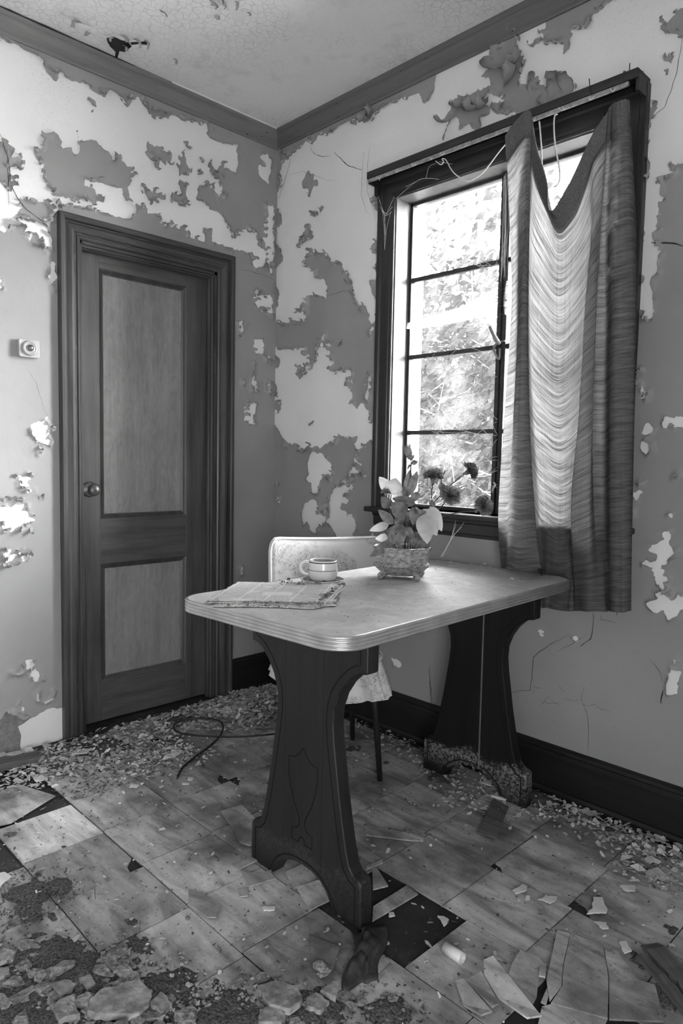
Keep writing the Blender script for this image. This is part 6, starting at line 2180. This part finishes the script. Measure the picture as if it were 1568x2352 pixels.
# ================================================================ CURTAIN BOARD AND CURTAIN
hx0, hx1 = 0.712, 1.845
rod = empty('curtain_board', (0, 0, 0))
tag(rod, 'blackened curtain board with worn metal track over the window', 'curtain rail')
HB0, HB1, HY = 2.338, 2.380, -0.085
MB().box(hx0, hx1, HY, -0.002, HB1 - 0.008, HB1).build('top_board', M['header'], rod, bevel=0.002)
MB().box(hx0, hx1, HY - 0.010, HY, HB0 + 0.014, HB1).build('fascia', M['header'], rod, bevel=0.002)
MB().box(hx0 + 0.004, hx1 - 0.03, HY - 0.007, HY + 0.004, HB0, HB0 + 0.013).build('metal_track', M['track'], rod, bevel=0.002)
MB().box(hx1 - 0.010, hx1, HY, -0.002, HB0 - 0.02, HB1 - 0.008).build('end_return', M['header'], rod, bevel=0.002)
MB().box(hx0, hx0 + 0.010, HY, -0.028, HB0 - 0.005, HB1 - 0.008).build('end_return', M['header'], rod, bevel=0.002)
MB().box(hx0 + 0.004, hx0 + 0.022, -0.052, -0.026, HB0 - 0.045, HB0 - 0.004).build('bracket', M['dark'], rod, bevel=0.003)
R = random.Random(4)
for (x, y) in [(868, 412), (885, 408), (908, 400), (945, 388), (985, 374), (1010, 368), (1290, 262), (1350, 243), (1282, 266), (1220, 287), (1400, 222)]:
    P = at(x, y, 1, HY - 0.012)
    MB().tube(smooth_curve([(P[0], HY - 0.006, HB0 + 0.010), (P[0] + 0.004, HY - 0.016, HB0 + 0.004), (P[0] + R.uniform(0.006, 0.014), HY - 0.014, HB0 - 0.006), (P[0] + R.uniform(0.010, 0.020), HY - 0.008, HB0 + 0.004)], 4), 0.0016, 5).build('curtain_hook', M['wire'], rod, True)
MB().tube([(x, HY - 0.013, z) for x, z in ((1.690, 2.40), (1.694, 2.37), (1.702, 2.345))], 0.0016, 5).build('bent_nail', M['dark'], rod)
MB().tube([(1.815, HY, 2.36), (1.818, HY - 0.01, 2.40)], 0.0016, 5).build('bent_nail', M['dark'], rod)


def cord(name, px, d, lab, r_=0.0022, mat='wire'):
    tag(MB().tube(smooth_curve([at(x, y, 1, -d) for x, y in px], 8), r_, 6).build(name, M[mat], None, True), lab, 'cord')


cord('hanging_wire', [(1000, 370), (1012, 378), (1018, 372), (1015, 365), (1024, 368), (1040, 395), (1065, 413), (1082, 414), (1110, 395), (1145, 350), (1166, 326)], 0.103, 'pale wire drooping from the curtain board to the curtain')
cord('dangling_string', [(1238, 278), (1240, 300), (1243, 340), (1244, 378)], 0.103, 'short grey cord hanging in the curtain gap', 0.0026)
cord('dangling_string', [(1280, 262), (1273, 268), (1272, 300), (1276, 345), (1284, 385), (1285, 410), (1279, 425), (1272, 430)], 0.104, 'long curved grey cord hanging in the curtain gap', 0.0026)

# ---------------------------------------------------------------- curtain: control columns traced down the folds
LV = [520, 700, 950, 1180]
CTRL = [
    # top(x, y), x at the four levels, bottom(x, y), y-depths (top, four levels, bottom)
    ((1162, 312), (1171, 1174, 1158, 1144), (1150, 1302), (.108, .100, .090, .090, .090, .100)),
    ((1174, 294), (1186, 1188, 1178, 1164), (1157, 1305), (.110, .120, .120, .120, .120, .130)),
    ((1194, 270), (1195, 1192, 1180, 1171), (1164, 1302), (.115, .150, .160, .160, .160, .175)),
    ((1210, 256), (1207, 1199, 1194, 1192), (1190, 1309), (.118, .172, .180, .180, .180, .205)),
    ((1221, 264), (1216, 1213, 1216, 1228), (1240, 1306), (.116, .160, .165, .165, .170, .200)),
    ((1226, 300), (1209, 1203, 1204, 1216), (1246, 1320), (.110, .100, .110, .115, .120, .120)),
    ((1238, 356), (1226, 1216, 1222, 1238), (1240, 1390), (.105, .072, .070, .070, .072, .040)),
    ((1256, 420), (1256, 1243, 1244, 1256), (1258, 1396), (.112, .074, .074, .076, .074, .040)),
    ((1264, 486), (1284, 1282, 1281, 1282), (1275, 1400), (.125, .082, .070, .070, .070, .040)),
    ((1298, 440), (1322, 1316, 1311, 1306), (1293, 1402), (.128, .074, .068, .070, .070, .040)),
    ((1340, 352), (1356, 1347, 1337, 1324), (1312, 1403), (.125, .070, .070, .070, .072, .040)),
    ((1366, 302), (1360, 1344, 1330, 1312), (1326, 1404), (.120, .125, .140, .140, .140, .045)),
    ((1394, 262), (1380, 1369, 1360, 1352), (1350, 1404), (.112, .150, .160, .160, .160, .095)),
    ((1399, 250), (1377, 1364, 1360, 1366), (1388, 1404), (.104, .100, .100, .100, .100, .080)),
    ((1404, 244), (1392, 1391, 1389, 1391), (1399, 1404), (.100, .080, .070, .070, .070, .070)),
    ((1412, 238), (1403, 1406, 1404, 1403), (1405, 1405), (.112, .140, .150, .150, .150, .140)),
    ((1424, 232), (1425, 1430, 1430, 1428), (1428, 1406), (.118, .160, .165, .165, .165, .160)),
    ((1438, 228), (1453, 1457, 1454, 1449), (1447, 1404), (.108, .135, .140, .140, .135, .130)),
    ((1445, 232), (1460, 1461, 1457, 1451), (1448, 1403), (.095, .085, .085, .080, .075, .070)),
]
cols = []
for (tx, ty), xs_, (bx, by), dp in CTRL:
    px_ = [(tx, ty)] + [(x, max(l_, ty + 40)) for x, l_ in zip(xs_, LV)] + [(bx, by)]
    cols.append([Vector(at(x, y, 1, -d)) for (x, y), d in zip(px_, dp)])
NR, NC_SUB = 110, 9
dense_cols = []
for c in cols:
    # resample each column by height
    cu = smooth_curve(c, 24)
    L = [0]
    for a, b in zip(cu[:-1], cu[1:]):
        L.append(L[-1] + (b - a).length)
    tt = np.linspace(0, L[-1], NR)
    dense_cols.append(np.stack([np.interp(tt, L, [q[k] for q in cu]) for k in range(3)], 1))
DC = np.array(dense_cols)
rows_ = []
for r_ in range(NR):
    rows_.append(smooth_curve([Vector(p) for p in DC[:, r_]], NC_SUB))
ncol = len(rows_[0])
Vc = np.array([[tuple(p) for p in rw] for rw in rows_])
# small creases: horizontal drape wrinkles in the loose middle, fine vertical pleats
ss, tt = np.meshgrid(np.linspace(0, 1, ncol), np.linspace(0, 1, NR))
mid = np.exp(-((ss - 0.5) / 0.11) ** 2)
Vc[..., 1] += 0.006 * mid * vnoise(ss * 9, tt * 26 + 2 * (ss - 0.5) ** 2 * 20) + 0.003 * vnoise(ss * 40, tt * 5)
Vc[..., 2] += 0.002 * vnoise(ss * 30 + 7, tt * 3) * np.minimum(1, tt * 6)
Vc[0, :, 2] += 0.004 * vnoise(np.linspace(0, 40, ncol), np.zeros(ncol))


def sheet(name, V3, parent, off=0.0, r0=0, r1=None, c0=0, c1=None, mat='curtain'):
    A = V3[r0:r1, c0:c1].copy()
    A[..., 1] -= off
    n, mcol = A.shape[:2]
    f = [(i * mcol + j, i * mcol + j + 1, (i + 1) * mcol + j + 1, (i + 1) * mcol + j) for i in range(n - 1) for j in range(mcol - 1)]
    me = mkmesh(name, A.reshape(-1, 3), f, True)
    uv = me.uv_layers.new(name='weave')
    st = np.stack([ss[r0:r1, c0:c1], 1 - tt[r0:r1, c0:c1]], 2).reshape(-1, 2)
    li = np.zeros(len(me.loops), np.int32)
    me.loops.foreach_get('vertex_index', li)
    uv.data.foreach_set('uv', st[li].astype(np.float32).ravel())
    return link(name, me, M[mat], parent)


curtain = empty('curtain', (1.65, -0.10, 0.73))
tag(curtain, 'torn sheer linen curtain sagging from two hooks at the window', 'curtain')
inv = Matrix.Translation((-1.65, 0.10, -0.73))
for o in (sheet('curtain_cloth', Vc, curtain),
          sheet('top_hem', Vc, curtain, 0.004, 0, 8, 0, None, 'curtain'),
          sheet('top_hem', Vc, curtain, 0.006, 0, 7, 0, None, 'hem'),
          sheet('bottom_hem', Vc, curtain, 0.003, NR - 6, None, 50, None)):
    o.matrix_parent_inverse = Matrix.Identity(4)
    o.data.transform(inv)

# ---------------------------------------------------------------- cobwebs
R = random.Random(12)


def web_strands(name, seg_px, lab, d, r_=0.0006):
    m = MB()
    for pts in seg_px:
        P = [Vector(at(x, y, 1, -dd if dd is not None else -d)) for x, y, dd in [(q + (None,))[:3] for q in pts]]
        if len(P) > 2:
            P = smooth_curve(P, 5)
        m.tube(P, r_, 4, False)
    return tag(m.build(name, M['strand'], None), lab, 'cobweb')


WV = lambda x, y: (840 + x * 0.3827, 360 + y * 0.3827)
segs = [[WV(100, 330), WV(110, 440), WV(113, 560)], [WV(150, 330), WV(125, 430), WV(115, 520)], [WV(80, 260), WV(115, 340), WV(160, 300)], [WV(85, 300), WV(118, 352), WV(155, 330)], [WV(75, 240), WV(110, 350)], [WV(170, 240), WV(120, 350)], [WV(95, 325), WV(130, 345)],
        [WV(115, 350), WV(112, 470)], [WV(110, 350), WV(118, 460), WV(113, 555)]]
web_strands('cobweb', segs, 'cobweb hanging in the upper corner of the window casing', 0.035)
segs = []
for k in range(16):
    x = R.uniform(825, 850)
    segs.append([WV(x, R.uniform(90, 160)), WV(x + R.uniform(-10, 10), 400), WV(x + R.uniform(-25, 10), R.uniform(620, 780))])
web_strands('cobweb', segs, 'long cobweb threads hanging along the mullion', -0.07)
segs = [[WV(180, 250), WV(300, 150), WV(360, 130), WV(440, 135)], [WV(360, 130), WV(380, 60), WV(420, 40)], [WV(440, 30), WV(520, 45)], [WV(240, 180), WV(300, 150)]]
web_strands('cobweb', segs, 'cobweb strands under the curtain board', 0.06)
segs = [[WV(520, 2300), WV(560, 2200), WV(600, 2110)]]
Zp = lambda x, y: (840 + x * 0.20408, 1000 + y * 0.20408)
segs = [[Zp(840, 1370) + (0.11,), Zp(950, 1180) + (0.08,), Zp(1010, 960) + (0.03,)], [Zp(860, 1370) + (0.11,), Zp(960, 1170) + (0.08,), Zp(1105, 980) + (0.03,)], [Zp(870, 1350) + (0.11,), Zp(960, 1160) + (0.08,), Zp(1015, 1000) + (0.03,)], [Zp(850, 1365) + (0.11,), Zp(970, 1150) + (0.08,), Zp(1080, 1030) + (0.03,)], [Zp(890, 1300) + (0.10,), Zp(1000, 1100) + (0.05,)]]
web_strands('cobweb', segs, 'cobweb strands from the table to the window apron', 0.05)
# sagging dusty sheet of web across the sash
v, f = [], []
nx_, nz_ = 24, 8
for i in range(nx_):
    for j in range(nz_):
        s, t = i / (nx_ - 1), j / (nz_ - 1)
        x = 245 + (860 - 245) * s
        yb = 1035 - 85 * s + 8 * math.sin(6 * s)
        yt = 1000 - 190 * s - 160 * max(0, s - 0.55)
        y = yb + (yt - yb) * t
        P = at(*WV(x, y), 1, YR - 0.012 - 0.03 * math.sin(PI * t) * math.sin(PI * s))
        v.append(tuple(P))
for i in range(nx_ - 1):
    for j in range(nz_ - 1):
        f.append((i * nz_ + j, (i + 1) * nz_ + j, (i + 1) * nz_ + j + 1, i * nz_ + j + 1))
tag(link('cobweb', mkmesh('cobweb', v, f, True), M['web']), 'dusty sheet of cobweb sagging across the middle panes', 'cobweb')
segs = []
for k in range(70):
    x, y = R.uniform(260, 780), R.choice((R.uniform(1080, 1700), R.uniform(300, 800), R.uniform(1600, 2050)))
    a = R.uniform(-0.9, 0.9)
    L = R.uniform(60, 260)
    x2, y2 = min(max(x + L * math.cos(a), 255), 790), y + L * math.sin(a)
    segs.append([WV(x, y), WV((x + x2) / 2, (y + y2) / 2 + R.uniform(-25, 25)), WV(x2, min(y2, 2050))])
web_strands('cobweb', segs, 'fine criss-crossing cobweb threads over the window panes', -(YR - 0.008), 0.0007)

# ---------------------------------------------------------------- thermostat on the left wall
th = empty('thermostat', tuple(at(62, 802, 0, 0.0)))
tag(th, 'square yellowed thermostat with round dial on the left wall', 'thermostat')
m = MB()
m.prism(rrect(0.039, 0.034, 0.008, 5), 0.0005, 0.026, lambda u, v, d: (d, u, v))
m.build('case', M['plastic'], th, bevel=0.003)
MB().lathe([(0.001, 0), (0.028, 0.0), (0.029, 0.004), (0.027, 0.008), (0.021, 0.011), (0.020, 0.009), (0.014, 0.009), (0.013, 0.013), (0.008, 0.0145), (0.001, 0.015)], 36).build('dial', M['dial'], th, True, loc=(0.0262, 0, 0.001), rot=(0, PI / 2, 0))
MB().lathe([(0.001, 0), (0.012, 0), (0.011, 0.004), (0.001, 0.0045)], 24).build('dial_centre', M['knob'], th, True, loc=(0.0395, 0, 0.001), rot=(0, PI / 2, 0))

# ================================================================ OUTSIDE THE WINDOW
ground = struct(MB().box(-30, 30, 0.4, 40, -1.0, -0.6).build('ground', M['bounce_ground']))  # ground tone raised to reflect daylight up into the room


garden = tag(empty('garden_foliage', (-3.0, 5.0, -0.6)), 'sunlit tangle of trees and bushes outside the window', 'foliage', None, 'stuff')


def tree(base, height, rx, nleaf, lab, seed, ls=0.05):
    R = random.Random(seed)
    t = empty('tree', tuple(Vector(base) - Vector((-3.0, 5.0, -0.6))), 0.0, garden)
    b = MB()
    tips = []
    b.tube([(0, 0, 0), (0.05, 0.02, height * 0.25), (0.0, 0.06, height * 0.5)], [0.09, 0.075, 0.05], 8)
    for k in range(26):
        a = R.uniform(0, 6.28)
        z0_ = height * R.uniform(0.15, 0.5)
        p = [Vector((0, 0, z0_))]
        d = Vector((math.cos(a), math.sin(a), R.uniform(0.1, 0.9))).normalized()
        for q in range(5):
            d = (d + Vector((R.uniform(-.4, .4), R.uniform(-.4, .4), R.uniform(-.3, .35)))).normalized()
            p.append(p[-1] + d * rx * 0.26)
        b.tube(p, [0.028, 0.02, 0.014, 0.010, 0.007, 0.004], 5, False)
        tips += p[1:]
        for q in p[2:]:
            d2 = Vector((R.uniform(-1, 1), R.uniform(-1, 1), R.uniform(-.6, .8))).normalized()
            e = [q, q + d2 * 0.25 * rx * .5, q + d2 * 0.5 * rx * .5 + Vector((R.uniform(-.1, .1), R.uniform(-.1, .1), R.uniform(-.1, .1)))]
            b.tube(e, [0.007, 0.005, 0.003], 4, False)
            tips += e[1:]
    b.build('branches', M['bark2'], t)['kind'] = 'stuff'
    v, f = [], []
    for k in range(nleaf):
        c = R.choice(tips) + Vector((R.gauss(0, .22), R.gauss(0, .22), R.gauss(0, .22))) * rx * 0.55
        n_ = Vector((R.gauss(0, 1), R.gauss(0, 1), R.gauss(0, 1))).normalized()
        u_ = n_.orthogonal().normalized()
        w_ = n_.cross(u_)
        s = ls * R.uniform(0.6, 1.5)
        q = len(v)
        v += [c - u_ * s, c + w_ * s * .5, c + u_ * s, c - w_ * s * .5]
        f.append((q, q + 1, q + 2, q + 3))
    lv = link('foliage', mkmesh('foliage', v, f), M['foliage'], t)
    lv['kind'] = 'stuff'


tree((-3.4, 5.0, -0.6), 5.4, 2.0, 9000, 'leafy tree seen through the upper panes next to the reveal', 1, 0.05)
tree((-6.6, 7.6, -0.6), 6.6, 2.6, 9000, 'tall leafy tree farther off behind the window panes', 2, 0.07)
tree((-1.9, 5.2, -0.6), 5.4, 2.0, 9000, 'bushy tree seen through the panes next to the mullion', 3, 0.05)
tree((-9.5, 11.5, -0.6), 8.0, 3.4, 8000, 'distant tree filling the gaps behind the others', 4, 0.10)
tree((-2.4, 3.9, -0.6), 2.4, 1.5, 7000, 'low bush outside the lower panes', 5, 0.04)
tree((-4.6, 5.0, -0.6), 3.0, 1.6, 6000, 'low bush outside the lower panes near the reveal', 6, 0.045)
tree((0.2, 5.5, -0.6), 5.0, 2.0, 7000, 'leafy tree behind the curtained half of the window', 7, 0.06)
tree((-4.4, 10.0, -0.6), 7.4, 3.2, 8000, 'distant tree behind the bushy one', 8, 0.09)
